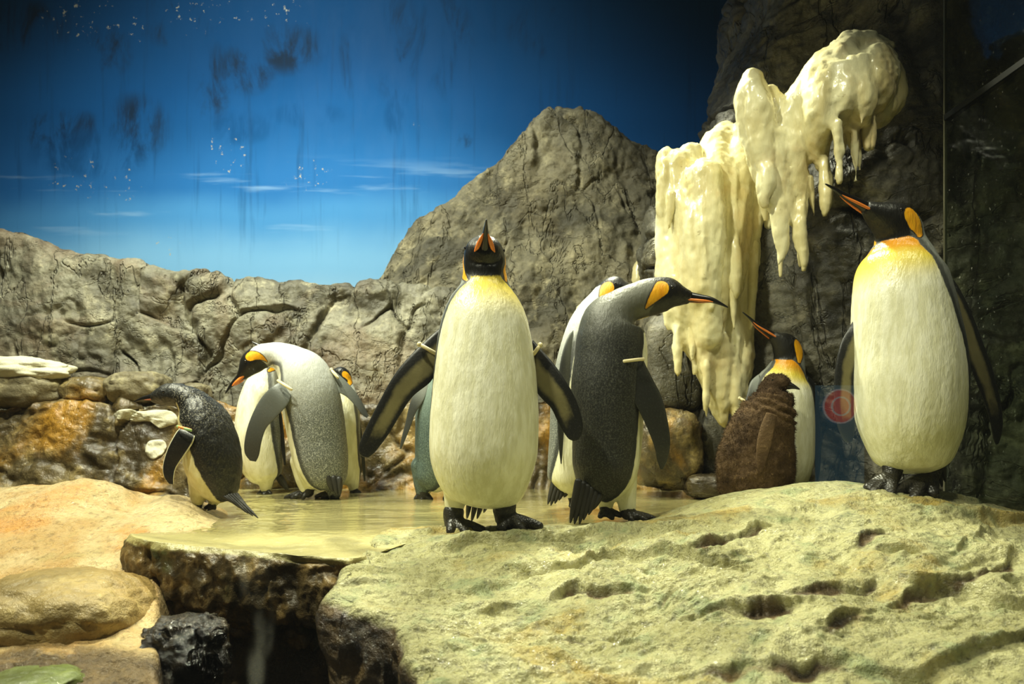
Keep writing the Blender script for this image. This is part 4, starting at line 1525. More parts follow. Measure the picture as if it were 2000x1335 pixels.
        if plates:
            for sd in (-1, 1):
                k0 = int(22 * plate_len)
                pts, rad = [], []
                for j in range(0, k0):
                    t = j / (k0 - 1)
                    t_ = Tn[j]
                    vn = unit(ven - t_ * np.dot(ven, t_))
                    sn = np.cross(t_, vn) * sd
                    wd = rr[j] * 0.62 * t + s.rad[-1, 0] * gape * (1 - t) ** 1.3
                    wd = max(wd, rr[j] * 0.6)
                    pts.append(cl[j] + sn * wd + vn * rr[j] * (0.7 * t + 0.62 * (1 - t)) - t_ * 0.004 * s.k * (1 - t))
                    rad.append(plate_r * s.k * max(0.2, math.sin(math.pi * (0.18 + 0.80 * t)) ** 0.7))
                so = Soup()
                so.tube(pts, rad, 10)
                V, Fc = so.arrays()
                o = s.mesh('bill_plate', V, Fc, plate_mat or M_PLATE, parent=bl)
                o['label'] = 'orange plate on the lower bill'
        return bl

    def flipper(s, secs, inner, band=None, t0=0.016, sil=0.0, mat=None, rim=0.0, bandmat=None, name='flipper', knob=True, silend=0.4):
        """secs: (lead px, lead py, d, trail px, trail py, d); inner: True when the underside faces the camera"""
        A = catmull([np.concatenate([s.pt(*q[:3]), s.pt(*q[3:6])]) for q in secs], 46)
        n, seg = len(A), 20
        tt = np.linspace(0, 1, n)
        V, fin, frm, fsl = [], [], [], []
        mid = (A[:, :3] + A[:, 3:]) / 2
        L = np.gradient(mid, axis=0)
        view = np.array([0, -1.0, 0])
        for i in range(n):
            ch = A[i, 3:] - A[i, :3]
            nr = unit(np.cross(L[i], ch))
            if np.dot(nr, view) < 0:
                nr = -nr
            th_ = t0 * s.k * (1 - 0.62 * tt[i])
            for k_ in range(seg):
                ph = 2 * math.pi * k_ / seg
                c = (1 - math.cos(ph)) / 2
                sn = math.sin(ph)
                prof = np.sign(sn) * abs(sn) ** 0.8 * (1 - 0.55 * c) * 0.5
                V.append(mid[i] + ch * (c - 0.5) + nr * th_ * prof)
                front = sn > 0
                is_in = front if inner else not front
                mrg = min((c - 0.2) * 1.5, (0.96 - c) * 1.5, (0.8 - tt[i]) * 1.4, 0.42)
                fin.append(mrg if is_in else -0.5)
                frm.append(rim * (1 if c > 0.93 or (c < 0.03) else 0))
                fsl.append(sil * (1 - float(sstep(0.08, silend, tt[i])) * 0.85))
        fc = [tuple(f) for f in grid_faces(n, seg, True)]
        fc.append(tuple(range(seg - 1, -1, -1)))
        fc.append(tuple((n - 1) * seg + q for q in range(seg)))
        fo = s.mesh(name, V, fc, mat or M_FLIP, attrs={'f_in': fin, 'f_rim': frm, 'f_sil': fsl})
        if band is not None:
            q0, q1 = s.pt(*band[:3]), s.pt(*band[3:6])
            mb = (q0 + q1) / 2
            ch = q1 - q0
            nr = unit(view - unit(ch) * np.dot(view, unit(ch)))
            ax = np.cross(unit(ch), nr)
            loop = []
            for k_ in range(28):
                ph = 2 * math.pi * k_ / 28
                loop.append(mb - ch * 0.5 * math.cos(ph) + nr * (t0 * s.k * 0.62) * math.sin(ph))
            loop = np.array(loop)
            Vb = []
            for k_ in range(28):
                o_ = unit(loop[k_] - mb)
                for q in range(8):
                    an = 2 * math.pi * q / 8
                    Vb.append(loop[k_] + 0.0028 * s.k * o_ * math.cos(an) + 0.0050 * s.k * ax * math.sin(an))
            fb = []
            for k_ in range(28):
                for q in range(8):
                    fb.append((k_ * 8 + q, k_ * 8 + (q + 1) % 8, ((k_ + 1) % 28) * 8 + (q + 1) % 8, ((k_ + 1) % 28) * 8 + q))
            so = Soup()
            so.add(Vb, fb)
            if knob:
                so.ball(loop[0] + unit(loop[0] - mb) * 0.003, 0.0075 * s.k, 10, 7)
            V, Fc = so.arrays()
            s.mesh('flipper_band', V, Fc, bandmat or M_BAND, parent=fo)['label'] = 'pale plastic ring around the flipper'
        return fo

    def foot(s, ankle, heel, toes, r_ank=13, r_toe=8.0, mat=None, claw=True):
        """ankle and heel (px,py,d); toes are tip points on the ground"""
        so = Soup()
        a, h = s.pt(*ankle), s.pt(*heel)
        u = s.u
        so.tube([a, (a + h) / 2, h], [r_ank * u, r_ank * 0.95 * u, r_ank * 0.8 * u], 14)
        tips = [s.pt(*q) for q in toes]
        for tp in tips:
            m = (h + tp) / 2 + np.array([0, 0, 3.0 * u])
            so.tube(catmull([h, m, tp], 8), np.linspace(r_toe * 1.15, r_toe * 0.72, 8) * u, 10)
            if claw:
                d = unit(tp - h)
                so.tube([tp, tp + d * 5 * u + np.array([0, 0, -1.5 * u])], [r_toe * 0.5 * u, r_toe * 0.18 * u], 8)
        for p0, p1 in zip(tips[:-1], tips[1:]):
            q = [h, h + (p0 - h) * 0.86, (h + (p0 - h) * 0.74 + h + (p1 - h) * 0.74) / 2, h + (p1 - h) * 0.86]
            top = [v + np.array([0, 0, 2.2 * u]) for v in q]
            bot = [v + np.array([0, 0, -4.0 * u]) for v in q]
            so.add(top + bot, [(0, 1, 2, 3), (7, 6, 5, 4), (0, 4, 5, 1), (1, 5, 6, 2), (2, 6, 7, 3), (3, 7, 4, 0)])
        V, Fc = so.arrays()
        V, Fc, N = remesh(V, Fc, 0.0042, 3)
        return s.mesh('foot', V, Fc, mat or M_FOOT)

    def tail(s, root0, root1, tips, r=5.0):
        """stiff feathers fanned from the line root0-root1 to the tips"""
        so = Soup()
        r0, r1 = s.pt(*root0), s.pt(*root1)
        n = len(tips)
        for k_, tp in enumerate(tips):
            b = r0 + (r1 - r0) * k_ / max(1, n - 1)
            e = s.pt(*tp)
            m = (b + e) / 2
            so.tube(catmull([b, m, e], 9), np.array([1.25, 1.3, 1.25, 1.2, 1.1, 1.0, 0.8, 0.55, 0.25]) * r * s.u, 8)
        V, Fc = so.arrays()
        return s.mesh('tail', V, Fc, M_TAIL)


UPV = (0, 0, 1)
DN = (0, 0, -1)
# ------------------------------------------------------------------ 1: centre, facing the viewer with the bill raised
fr = (0, -1, 0.05)
b = Bird('king_penguin', 'king penguin facing the glass in the centre, flippers spread and bill raised', 'penguin', 1.95, (945, 1036), [
    (935, 984, 12, 24, 18, 20), (938, 968, 8, 70, 62, 55), (942, 940, 2, 90, 90, 78), (944, 890, 0, 104, 104, 88), (946, 830, 0, 106, 104, 88), (947, 760, 0, 103, 96, 84),
    (947, 690, 0, 96, 84, 78), (947, 630, 0, 86, 71, 70), (947, 588, 3, 70, 56, 58), (947, 558, 6, 50, 42, 46), (946, 532, 6, 42, 38, 42, (0, -1, -0.1)),
    (946, 512, 2, 42, 40, 42, (0, -0.95, -0.45)), (946, 495, -10, 39, 36, 40, (0, -0.75, -0.75)), (947, 486, -26, 31, 28, 27, (0, -0.7, -0.75)), (947, 478, -40, 18, 16, 15, (0, -0.7, -0.75))],
    12, (0.2, -1, 0), M_KING, voxel=0.005, yel=0.62, theta_b=([-0.75, -0.62, -0.45, -0.25, -0.16, -0.11, -0.085], [112, 100, 88, 78, 68, 58, 40]), legs=[[(900, 930, 0, 40), (890, 970, 0, 25), (886, 1004, -3, 15)], [(985, 930, 0, 42), (990, 965, 0, 28), (986, 988, -3, 17)]])
b.eyes()
b.bill((950, 429, -92), r=0.0125, gape=1.0, plate_r=0.0062)
b.flipper([(858, 642, 20, 858, 720, 10), (842, 655, 14, 846, 738, 6), (805, 690, 5, 836, 750, 2), (770, 732, 0, 806, 774, 0), (740, 785, 0, 784, 806, 0), (715, 835, 0, 760, 846, 0), (702, 866, 0, 744, 868, 0), (701, 884, 0, 731, 884, 0), (710, 892, 0, 720, 893, 0)], True, (821, 673, -6, 858, 694, 0), 0.018)
b.flipper([(1040, 662, 20, 1042, 735, 10), (1056, 680, 14, 1047, 762, 6), (1080, 708, 6, 1060, 780, 2), (1104, 742, 0, 1076, 796, 0), (1126, 782, 0, 1088, 820, 0), (1138, 822, 0, 1100, 842, 0), (1137, 846, 0, 1110, 856, 0), (1130, 858, 0, 1120, 861, 0)], True, (1054, 675, -6, 1042, 692, 0), 0.018)
b.foot((886, 1000, -3), (884, 1022, -10), [(880, 1038, -40), (910, 1038, -40), (942, 1035, -20)], 21, 12.5)
b.foot((985, 984, -3), (985, 1012, -8), [(980, 1032, -44), (1020, 1036, -44), (1054, 1028, -16)], 24, 13.5)
b.tail((905, 972, 40), (985, 965, 40), [(900, 1000, 60), (912, 1012, 62), (921, 1018, 64), (932, 1012, 64), (945, 1000, 62), (956, 986, 60), (968, 978, 58)])

# ------------------------------------------------------------------ 2: right, on top of the mound, bill up to the left
fr = (-0.8, -0.6, 0)
hd = unit((-0.86, -0.22, 0.44))
hv = unit(np.array(DN) - hd * np.dot(DN, hd))
b = Bird('king_penguin', 'large king penguin on top of the mound at right, bill raised to the left', 'penguin', 1.98, (1780, 960), [
    (1785, 922, 10, 26, 22, 22), (1784, 903, 8, 62, 55, 52), (1781, 875, 4, 78, 78, 70), (1778, 820, 0, 95, 98, 84), (1775, 750, 0, 102, 104, 88), (1772, 690, 0, 101, 98, 86),
    (1766, 630, 0, 95, 90, 82), (1760, 575, 0, 89, 80, 76), (1755, 530, 2, 80, 66, 68), (1757, 498, 6, 62, 50, 52), (1757, 472, 8, 46, 42, 46, (-0.6, -0.7, -0.1)),
    (1753, 446, 4, 40, 42, 43, (*(hv * 0.6 + np.array((-0.7, -0.3, 0)) * 0.6),)), (1733, 427, -2, 36, 37, 34, hv), (1708, 414, -8, 24, 22, 20, hv), (1690, 403, -12, 13, 13, 11, hv)],
    12, fr, M_KING, voxel=0.005, yel=1.05, yspan=(-0.27, -0.07), theta_b=([-0.75, -0.62, -0.48, -0.31, -0.16, -0.11, -0.085], [112, 100, 92, 82, 66, 50, 34]), legs=[[(1745, 860, 0, 40), (1742, 885, 0, 26), (1745, 905, -3, 17)], [(1822, 860, 0, 44), (1820, 890, 0, 28), (1818, 908, -3, 17)]])
b.eyes()
b.bill((1612, 359, -26), (1650, 382, -18), r=0.0125, plate_len=0.6)
b.flipper([(1676, 610, 20, 1680, 690, 8), (1658, 640, 25, 1672, 720, 8), (1640, 675, 20, 1668, 740, 10), (1630, 728, 20, 1668, 770, 10), (1629, 780, 20, 1668, 800, 10), (1634, 825, 20, 1670, 830, 10), (1645, 855, 20, 1668, 852, 12), (1655, 864, 20, 1663, 863, 12)], True, None, 0.018)
b.flipper([(1840, 530, 10, 1830, 580, -8), (1866, 552, 0, 1858, 610, -30), (1895, 608, -6, 1872, 645, -36), (1918, 666, -10, 1884, 690, -36), (1938, 720, -12, 1902, 735, -34), (1953, 780, -14, 1922, 785, -30), (1958, 822, -14, 1934, 826, -26), (1955, 850, -14, 1940, 856, -20), (1949, 866, -14, 1945, 868, -16)], True, None, 0.018)
b.foot((1745, 902, -3), (1742, 930, -12), [(1694, 953, -20), (1706, 963, -40), (1740, 965, -50)], 20, 13)
b.foot((1818, 904, -3), (1814, 932, -10), [(1742, 965, -40), (1784, 974, -56), (1824, 964, -46)], 22, 13)
b.tail((1800, 905, 50), (1838, 900, 46), [(1808, 950, 60), (1820, 955, 62), (1830, 954, 60), (1840, 950, 58), (1846, 940, 56)])

# ------------------------------------------------------------------ 3: dark-backed, turned away, head to the right
fr = (0.72, 0.69, 0)
hd = unit((0.97, -0.12, -0.2))
hv = unit(np.array(DN) - hd * np.dot(DN, hd))
b = Bird('king_penguin', 'dark-backed king penguin right of centre, seen from behind with head to the right', 'penguin', 2.13, (1200, 1016), [
    (1165, 975, -12, 22, 20, 20), (1172, 955, -10, 48, 44, 44), (1180, 920, -5, 64, 60, 58), (1184, 870, 0, 68, 68, 64), (1185, 810, 0, 70, 74, 66), (1186, 750, 0, 72, 80, 68),
    (1190, 700, 0, 70, 80, 66), (1192, 655, 0, 66, 72, 62), (1196, 625, 0, 58, 48, 54), (1216, 602, -2, 42, 35, 40, (0.75, 0.2, -0.35)),
    (1246, 587, -4, 34, 36, 36, (0.6, -0.05, -0.75)), (1276, 578, -6, 32, 36, 36, hv), (1306, 573, -8, 29, 32, 31, hv), (1332, 577, -10, 20, 20, 17, hv), (1350, 581, -12, 12, 12, 11, hv)],
    12, fr, king_mat('king_plumage_dark', rgb(24, 25, 22), rgb(104, 104, 92), 0.5), voxel=0.005, k=1.0,
    legs=[[(1216, 910, 0, 30), (1222, 955, 0, 22), (1225, 992, 0, 17)], [(1180, 930, 10, 28), (1184, 965, 10, 20), (1183, 990, 8, 14)]],
    theta_b=([-0.75, -0.5, -0.3, -0.2, -0.14, -0.085], [88, 84, 80, 62, 14, 5]), yel=0.7, nsil=(-0.3, -0.1))
b.eyes()
b.bill((1422, 600, -26), (1388, 585, -20), r=0.012, plate_len=0.62)
b.flipper([(1236, 632, -18, 1212, 652, -26), (1247, 658, -36, 1206, 690, -52), (1256, 700, -44, 1211, 728, -60), (1274, 738, -42, 1224, 764, -58), (1293, 776, -38, 1246, 798, -54), (1305, 826, -34, 1264, 836, -48), (1309, 866, -32, 1278, 872, -42), (1303, 898, -30, 1284, 900, -36), (1294, 916, -30, 1290, 916, -32)], False, (1214, 706, -64, 1258, 701, -52), 0.02, sil=0.35, knob=False, silend=0.25)
b.foot((1226, 985, 0), (1224, 1004, -4), [(1278, 1012, -6), (1262, 1016, -18), (1234, 1017, -24)], 16, 8)
b.foot((1183, 985, 8), (1182, 1000, 4), [(1212, 1006, 0), (1196, 1011, -10), (1172, 1008, -10)], 13, 8)
b.tail((1130, 940, -40), (1172, 965, -42), [(1114, 1020, -50), (1122, 1022, -52), (1132, 1022, -54), (1140, 1014, -54), (1150, 1004, -54), (1158, 994, -52)], 6)

# ------------------------------------------------------------------ 4: behind it, head to the right, pale shoulder
fr = (0.85, -0.5, 0)
hd = unit((0.9, -0.42, -0.02))
hv = unit(np.array(DN) - hd * np.dot(DN, hd))
b = Bird('king_penguin', 'king penguin standing half hidden behind the dark-backed one, orange ear showing', 'penguin', 2.42, (1125, 990), [
    (1100, 962, 6, 20, 18, 20), (1108, 944, 5, 44, 40, 40), (1120, 905, 2, 54, 52, 50), (1128, 850, 0, 58, 58, 54), (1132, 790, 0, 60, 60, 56), (1138, 730, 0, 60, 58, 54),
    (1146, 680, 0, 56, 50, 50), (1154, 640, 0, 48, 42, 44), (1164, 612, 0, 38, 34, 36), (1176, 592, 0, 31, 30, 30, (0.85, -0.5, -0.2)),
    (1190, 576, -1, 29, 30, 30, (*(hv * 0.6 + hd * 0.4),)), (1206, 566, -4, 27, 29, 28, hv), (1222, 565, -10, 19, 18, 16, hv), (1236, 567, -16, 11, 10, 9, hv)],
    11, fr, M_KING_PALE, k=0.98, legs=[[(1128, 900, -5, 30), (1122, 940, -5, 20), (1118, 968, -5, 12)], [(1150, 900, 8, 28), (1150, 950, 8, 18), (1150, 975, 8, 11)]])
b.eyes()
b.bill((1300, 575, -50), r=0.011, plate_len=0.6)
b.flipper([(1132, 632, -18, 1128, 664, -18), (1112, 652, -46, 1118, 690, -42), (1098, 690, -54, 1116, 720, -50), (1090, 740, -56, 1110, 760, -54), (1088, 800, -56, 1104, 812, -54), (1090, 860, -54, 1100, 866, -52), (1095, 905, -52, 1097, 906, -52)], False, None, 0.016, sil=0.8)
b.foot((1118, 962, -5), (1120, 980, -8), [(1140, 988, -12), (1128, 991, -20), (1114, 988, -18)], 11, 6)
b.tail((1085, 930, -10), (1108, 955, -14), [(1070, 984, -16), (1076, 986, -18), (1084, 982, -18), (1092, 976, -18), (1102, 970, -16)], 5)

# ------------------------------------------------------------------ 5: small black-backed penguin at the left
fr = (-0.94, 0.30, 0.05)
hd = unit((-0.93, -0.05, -0.18))
hv = unit(np.array(DN) - hd * np.dot(DN, hd))
b = Bird('small_penguin', 'small black-backed penguin with cream belly leaning left at the far left', 'penguin', 2.2, (400, 995), [
    (440, 978, -6, 14, 14, 14), (436, 964, -6, 32, 32, 28), (428, 938, -3, 46, 48, 40), (420, 905, 0, 54, 56, 48), (413, 870, 0, 56, 50, 48), (404, 836, 0, 54, 44, 44),
    (393, 808, 0, 48, 40, 36), (380, 789, 0, 38, 33, 28, (-0.75, 0.2, -0.4)), (362, 776, -2, 29, 25, 24, (-0.45, 0.05, -0.85)), (343, 770, -4, 24, 23, 22, hv), (324, 770, -6, 22, 22, 19, hv), (306, 774, -7, 15, 15, 12, hv), (295, 776, -8, 9, 9, 8, hv)],
    9.6, fr, M_SMALL, style='small', voxel=0.005, k=0.75,
    legs=[[(392, 940, 0, 24), (388, 965, 0, 17), (386, 982, -2, 11)], [(425, 950, 8, 24), (420, 972, 8, 14), (416, 984, 8, 9)]],
    theta_b=([-0.75, -0.5, -0.3, -0.15, -0.1], [104, 98, 90, 76, 60]), nsil=(-0.36, -0.1))
b.eyes(0.006, 100, 4)
b.bill((262, 784, -12), r=0.0105, plate_len=0.5, plate_mat=NT('dull_red_plate').done(rgb(150, 84, 60), 0.35), plate_r=0.0032)
b.flipper([(372, 832, -16, 380, 838, -18), (352, 836, -46, 381, 850, -52), (340, 850, -54, 376, 866, -58), (326, 878, -52, 360, 890, -56), (318, 908, -50, 345, 912, -52), (320, 930, -50, 340, 930, -52), (330, 944, -50, 339, 945, -50)], False, (346, 832, -60, 374, 840, -66), 0.017, bandmat=M_BEAD, rim=0.8, knob=False)
b.foot((386, 978, -2), (386, 992, -4), [(364, 1002, -6), (374, 1003, -14), (388, 1001, -16)], 10, 5)
b.foot((416, 982, 8), (416, 989, 6), [(400, 992, 4), (408, 994, -2), (420, 993, -4)], 8, 5)
b.tail((436, 968, -26), (462, 965, -20), [(462, 984, -30), (474, 994, -32), (484, 1002, -34), (494, 1007, -34), (504, 1011, -34), (490, 1000, -30)], 3.2)

# ------------------------------------------------------------------ 6: pale grey-backed, bowing to the left
fr = (-0.72, 0.69, 0)
hd = unit((-0.72, -0.2, -0.66))
hv = unit(np.array((0.6, 0, -0.75)) - hd * np.dot((0.6, 0, -0.75), hd))
b = Bird('king_penguin', 'silver-backed king penguin bowing its head to the left behind the small penguin', 'penguin', 2.8, (610, 972), [
    (640, 955, -4, 18, 16, 16), (638, 940, -4, 40, 36, 34), (630, 905, -2, 52, 48, 44), (622, 860, 0, 56, 54, 48), (614, 810, 0, 58, 56, 50), (604, 765, 0, 58, 54, 50),
    (590, 728, 0, 54, 48, 44, (-0.72, 0.5, -0.3)), (568, 706, 0, 44, 36, 34, (-0.55, 0.2, -0.7)), (544, 694, -2, 33, 27, 26, (-0.3, 0, -0.95)), (522, 692, -5, 26, 25, 22, (0.1, 0, -1)),
    (504, 698, -8, 23, 25, 22, hv), (489, 711, -11, 21, 23, 21, hv), (477, 726, -14, 15, 15, 12, hv), (469, 738, -16, 9, 9, 8, hv)],
    11, fr, king_mat('king_plumage_silver', rgb(84, 88, 86), rgb(214, 216, 210), 0.75), k=0.95,
    legs=[[(595, 900, 0, 28), (597, 935, 0, 20), (600, 955, 0, 14)], [(650, 900, 4, 24), (652, 945, 4, 18), (652, 965, 4, 14)]],
    theta_b=([-0.75, -0.5, -0.3, -0.18, -0.11, -0.085], [100, 97, 92, 76, 30, 10]), nsil=(-0.5, -0.22), yel=0.1)
b.eyes()
b.bill((440, 768, -24), r=0.0115, plate_len=0.62, plate_r=0.0075)
b.flipper([(566, 744, 0, 574, 754, 0), (552, 744, -38, 570, 768, -46), (531, 755, -56, 562, 789, -60), (508, 780, -54, 540, 814, -60), (488, 820, -52, 520, 836, -56), (478, 858, -50, 511, 862, -54), (478, 884, -48, 506, 888, -50), (488, 899, -48, 500, 901, -48)], False, (542, 742, -66, 570, 761, -72), 0.018, sil=0.6, knob=False, silend=0.9)
b.flipper([(632, 712, 10, 640, 752, 0), (650, 722, 14, 656, 764, 4), (676, 744, 16, 676, 774, 8), (698, 770, 16, 694, 792, 10), (713, 796, 16, 706, 808, 10), (720, 812, 14, 716, 816, 12)], False, (648, 722, 4, 660, 738, -4), 0.016, sil=0.9, silend=0.9)
b.foot((601, 948, 0), (602, 962, -2), [(558, 971, -4), (570, 973, -12), (592, 972, -14)], 14, 6)
b.foot((652, 950, 4), (650, 964, 2), [(618, 969, 2), (630, 972, -4), (650, 972, -8)], 14, 6)
b.tail((640, 930, -34), (662, 935, -28), [(650, 960, -34), (658, 966, -34), (664, 966, -32)], 5)

# ------------------------------------------------------------------ 7: white belly behind the bowing one
fr = (-0.6, -0.78, 0)
hd = unit((-0.6, 0.1, 0.78))
hv = unit(np.array((-0.7, -0.5, -0.5)) - hd * np.dot((-0.7, -0.5, -0.5), hd))
b = Bird('king_penguin', 'white-bellied king penguin behind the bowing one, only its bill tip above', 'penguin', 3.0, (520, 966), [
    (522, 942, 4, 16, 14, 14), (518, 928, 3, 34, 32, 30), (511, 895, 2, 42, 44, 38), (507, 850, 0, 44, 46, 40), (506, 805, 0, 42, 42, 38), (510, 765, 0, 38, 34, 34),
    (518, 738, 2, 30, 26, 28), (526, 720, 4, 24, 22, 24), (530, 706, 5, 22, 22, 22, (-0.7, -0.6, -0.2)), (526, 694, 4, 19, 20, 19, hv), (519, 686, 4, 13, 12, 11, hv), (513, 681, 4, 8, 8, 7, hv)],
    9, fr, M_KING_PALE, k=0.85, yel=0.2, legs=[[(522, 915, 0, 20), (520, 940, 0, 15), (519, 955, 0, 11)]])
b.bill((492, 667, 4), r=0.011, plate_len=0.6)
b.flipper([(540, 770, 0, 548, 800, 4), (545, 800, -4, 553, 830, 2), (546, 840, -4, 556, 862, 2), (550, 880, -4, 558, 892, 0), (555, 908, -2, 558, 908, 0)], False, None, 0.016)
b.flipper([(478, 800, 10, 474, 826, 12), (470, 850, 10, 472, 866, 12), (472, 884, 10, 476, 890, 12), (480, 910, 10, 482, 911, 10)], True, None, 0.012)
b.foot((519, 950, 0), (520, 960, -2), [(502, 966, -6), (514, 969, -10), (530, 966, -10)], 9, 5)
b.tail((540, 925, 10), (548, 930, 10), [(552, 950, 14), (558, 955, 14), (563, 956, 14)], 4)

# ------------------------------------------------------------------ 8: right of the bowing one
fr = (-0.35, -0.93, 0)
hd = unit((-0.85, -0.4, 0.1))
hv = unit(np.array(DN) - hd * np.dot(DN, hd))
b = Bird('king_penguin', 'king penguin peeking out on the right behind the bowing silver-backed one', 'penguin', 3.05, (680, 968), [
    (676, 945, 4, 14, 12, 14), (674, 930, 3, 28, 28, 28), (670, 895, 2, 34, 38, 34), (667, 850, 0, 37, 40, 36), (666, 805, 0, 37, 38, 34), (667, 775, 0, 33, 30, 30),
    (668, 755, 1, 25, 24, 24), (669, 743, 2, 19, 19, 19), (668, 734, 1, 17, 17, 17, (-0.7, -0.4, -0.5)), (663, 728, -1, 15, 15, 14, hv), (656, 726, -3, 10, 9, 8, hv), (650, 726, -5, 6, 6, 5, hv)],
    9, fr, M_KING_PALE, k=0.8, yel=0.3, legs=[[(688, 915, 0, 18), (690, 940, 0, 13), (690, 956, 0, 9)]])
b.eyes(0.005)
b.bill((622, 722, -14), r=0.010, plate_len=0.7, plate_r=0.006)
b.flipper([(690, 778, 4, 688, 806, -2), (700, 800, 6, 696, 826, 0), (706, 840, 6, 700, 856, 0), (711, 880, 6, 705, 892, 0), (714, 915, 6, 709, 925, 2), (713, 938, 6, 711, 940, 4)], False, None, 0.014, sil=0.5)
b.foot((691, 950, 0), (692, 960, -2), [(684, 967, -8), (696, 968, -10), (705, 965, -6)], 8, 5)

# ------------------------------------------------------------------ 9: slate back behind the centre bird
fr = (0.6, 0.8, 0)
b = Bird('king_penguin', 'slate-backed king penguin mostly hidden behind the central one', 'penguin', 2.78, (845, 976), [
    (835, 955, -2, 18, 18, 18), (842, 938, -2, 36, 34, 34), (856, 900, 0, 48, 46, 44), (864, 850, 0, 56, 52, 50), (870, 800, 0, 62, 54, 52), (880, 755, 0, 58, 52, 48),
    (892, 715, 0, 50, 44, 42), (904, 690, 0, 38, 34, 34), (914, 672, 0, 28, 26, 28), (922, 656, 0, 25, 26, 26, (0.8, 0.3, -0.5)), (938, 648, 0, 22, 24, 22, DN), (956, 648, 0, 14, 14, 12, DN), (966, 649, 0, 8, 8, 7, DN)],
    10, fr, M_KING_TEAL, k=0.95, legs=[[(828, 910, 0, 26), (826, 945, 0, 18), (826, 962, 0, 14)], [(880, 910, 10, 26), (880, 945, 10, 18), (880, 962, 10, 12)]], nsil=(-0.5, -0.2))
b.bill((1000, 655, 0), r=0.010)
b.flipper([(822, 735, -20, 838, 752, -30), (812, 760, -24, 828, 780, -34), (800, 790, -26, 812, 806, -32), (792, 825, -26, 800, 838, -30), (784, 856, -26, 790, 862, -28), (781, 876, -26, 784, 876, -26)], False, None, 0.016, sil=1.0)
b.foot((826, 955, 0), (826, 966, -2), [(812, 974, -6), (824, 977, -10), (842, 975, -8)], 15, 7)
b.foot((880, 958, 10), (880, 966, 8), [(868, 973, 4), (880, 975, 0), (894, 973, 2)], 12, 6)

# ------------------------------------------------------------------ 10: adult behind the chick, bill up to the left
fr = (-0.15, -0.98, 0)
hd = unit((-0.8, -0.2, 0.52))
hv = unit(np.array((-0.35, -0.3, -0.85)) - hd * np.dot((-0.35, -0.3, -0.85), hd))
b = Bird('king_penguin', 'king penguin behind the brown chick with its bill raised to the left', 'penguin', 2.62, (1530, 985), [
    (1532, 960, 4, 18, 16, 18), (1531, 944, 3, 42, 40, 38), (1529, 905, 2, 56, 56, 50), (1527, 855, 0, 60, 58, 54), (1527, 810, 0, 60, 52, 50), (1528, 775, 0, 58, 46, 46),
    (1530, 748, 2, 52, 38, 42), (1535, 726, 4, 38, 32, 36), (1540, 706, 5, 30, 30, 32, (-0.6, -0.7, -0.1)), (1539, 688, 3, 26, 28, 29, (*(hv * 0.6 + np.array((-0.7, -0.4, 0)) * 0.5),)),
    (1530, 671, -1, 23, 25, 24, hv), (1517, 660, -5, 15, 15, 13, hv), (1508, 653, -8, 9, 9, 8, hv)],
    10, fr, M_KING, k=0.92, legs=[[(1505, 930, 0, 26), (1505, 960, 0, 16), (1505, 978, 0, 11)], [(1555, 930, 0, 26), (1555, 960, 0, 16), (1555, 978, 0, 11)]],
    theta_b=([-0.75, -0.5, -0.3, -0.2, -0.12, -0.085], [95, 80, 72, 58, 48, 35]))
b.eyes()
b.bill((1450, 609, -20), (1478, 634, -14), r=0.011, plate_len=0.65)
b.flipper([(1482, 730, 0, 1490, 772, -14), (1466, 745, 0, 1482, 785, -14), (1458, 772, -4, 1474, 800, -14), (1450, 802, -8, 1466, 820, -14), (1444, 826, -8, 1454, 836, -14), (1442, 840, -10, 1446, 842, -12)], False, (1446, 778, -12, 1461, 788, -18), 0.016, sil=1.0)
b.flipper([(1576, 732, 0, 1570, 772, -12), (1592, 750, 2, 1584, 800, -10), (1600, 800, 4, 1588, 840, -8), (1603, 860, 4, 1590, 890, -6), (1602, 910, 4, 1592, 924, -4), (1598, 936, 4, 1595, 938, 0)], False, None, 0.016)
b.foot((1505, 970, 0), (1505, 982, -2), [(1490, 988, -10), (1504, 990, -14), (1518, 988, -10)], 10, 6)
b.foot((1555, 970, 0), (1555, 982, -2), [(1542, 988, -10), (1555, 990, -14), (1568, 988, -10)], 10, 6)

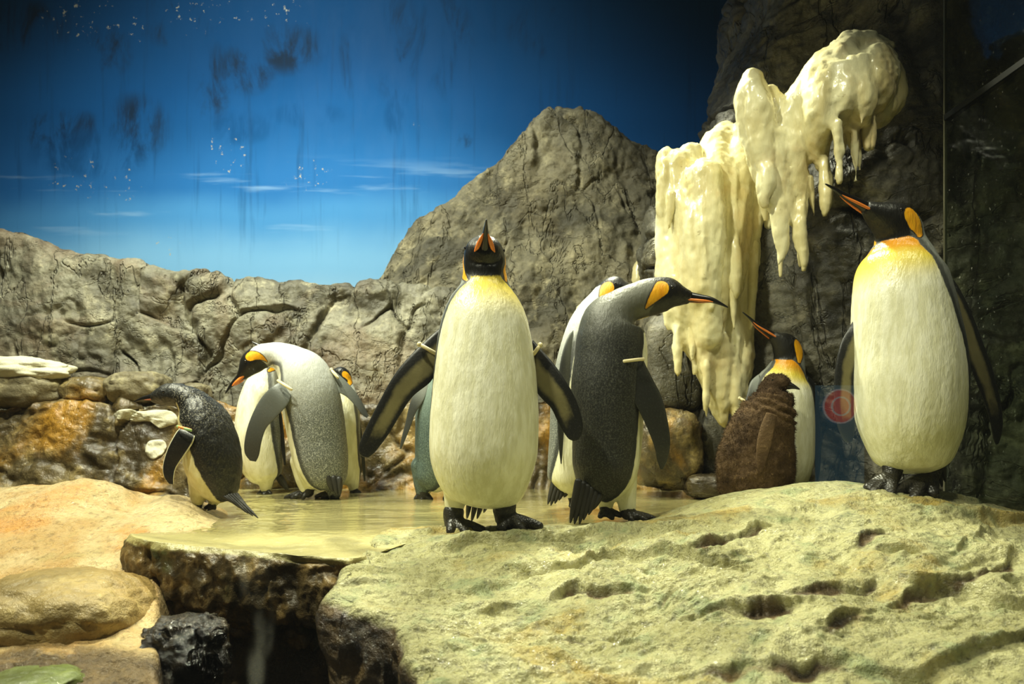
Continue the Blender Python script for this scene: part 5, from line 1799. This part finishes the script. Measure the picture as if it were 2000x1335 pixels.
# ------------------------------------------------------------------ 11: brown chick
fr = (0.5, -0.86, 0)
hd = unit((0.9, -0.3, -0.25))
hv = unit(np.array(DN) - hd * np.dot(DN, hd))
b = Bird('penguin_chick', 'fluffy brown penguin chick with tucked head in front of an adult', 'penguin', 2.42, (1475, 992), [
    (1472, 985, 2, 26, 24, 24), (1472, 966, 2, 64, 60, 58), (1473, 930, 0, 74, 74, 70), (1476, 890, 0, 73, 74, 68), (1484, 850, 0, 66, 64, 60), (1497, 815, 0, 56, 52, 50),
    (1508, 790, 0, 45, 42, 42), (1513, 772, 0, 35, 34, 36), (1515, 760, -1, 30, 31, 31, (*(hv * 0.5 + hd * 0.5),)), (1520, 751, -4, 26, 26, 24, hv), (1530, 750, -10, 19, 18, 17, hv), (1540, 753, -15, 11, 10, 10, hv)],
    9, fr, M_DOWN, style='chick', voxel=0.006, k=0.9, legs=[[(1450, 950, 0, 26), (1448, 972, 0, 16), (1448, 984, 0, 12)], [(1500, 950, 0, 26), (1500, 972, 0, 16), (1500, 984, 0, 12)]])
b.eyes(0.005)
b.bill((1562, 760, -24), r=0.007, plates=False)
cf = b.flipper([(1496, 806, -58, 1518, 812, -64), (1484, 836, -68, 1512, 842, -74), (1478, 866, -74, 1506, 870, -78), (1477, 896, -74, 1498, 898, -78), (1479, 914, -74, 1492, 916, -76), (1483, 921, -74, 1487, 922, -75)], False, None, 0.022, mat=M_DOWN)
b.foot((1448, 978, 0), (1448, 986, -2), [(1434, 990, -10), (1448, 991, -14), (1462, 990, -10)], 10, 6)
b.foot((1500, 978, 0), (1500, 986, -2), [(1488, 990, -10), (1500, 991, -14), (1514, 990, -10)], 10, 6)
# loose down standing off the chick
rs = np.random.RandomState(4)
pick = rs.choice(len(b.VV), 16000)
Vd, Fd = [], []
for q, i in enumerate(pick):
    n_ = b.NN[i]
    d_ = unit(n_ + rs.normal(0, 0.45, 3) + np.array([0, 0, -0.45]))
    s_ = unit(np.cross(d_, rs.normal(0, 1, 3))) * 0.0008
    p_ = b.VV[i] - n_ * 0.001
    L_ = 0.006 + 0.007 * rs.rand()
    Vd += [p_ - s_, p_ + s_, p_ + d_ * L_]
    Fd.append((3 * q, 3 * q + 1, 3 * q + 2))
dn = b.mesh('down', Vd, np.array(Fd), M_DOWN)
dn['kind'] = 'stuff'
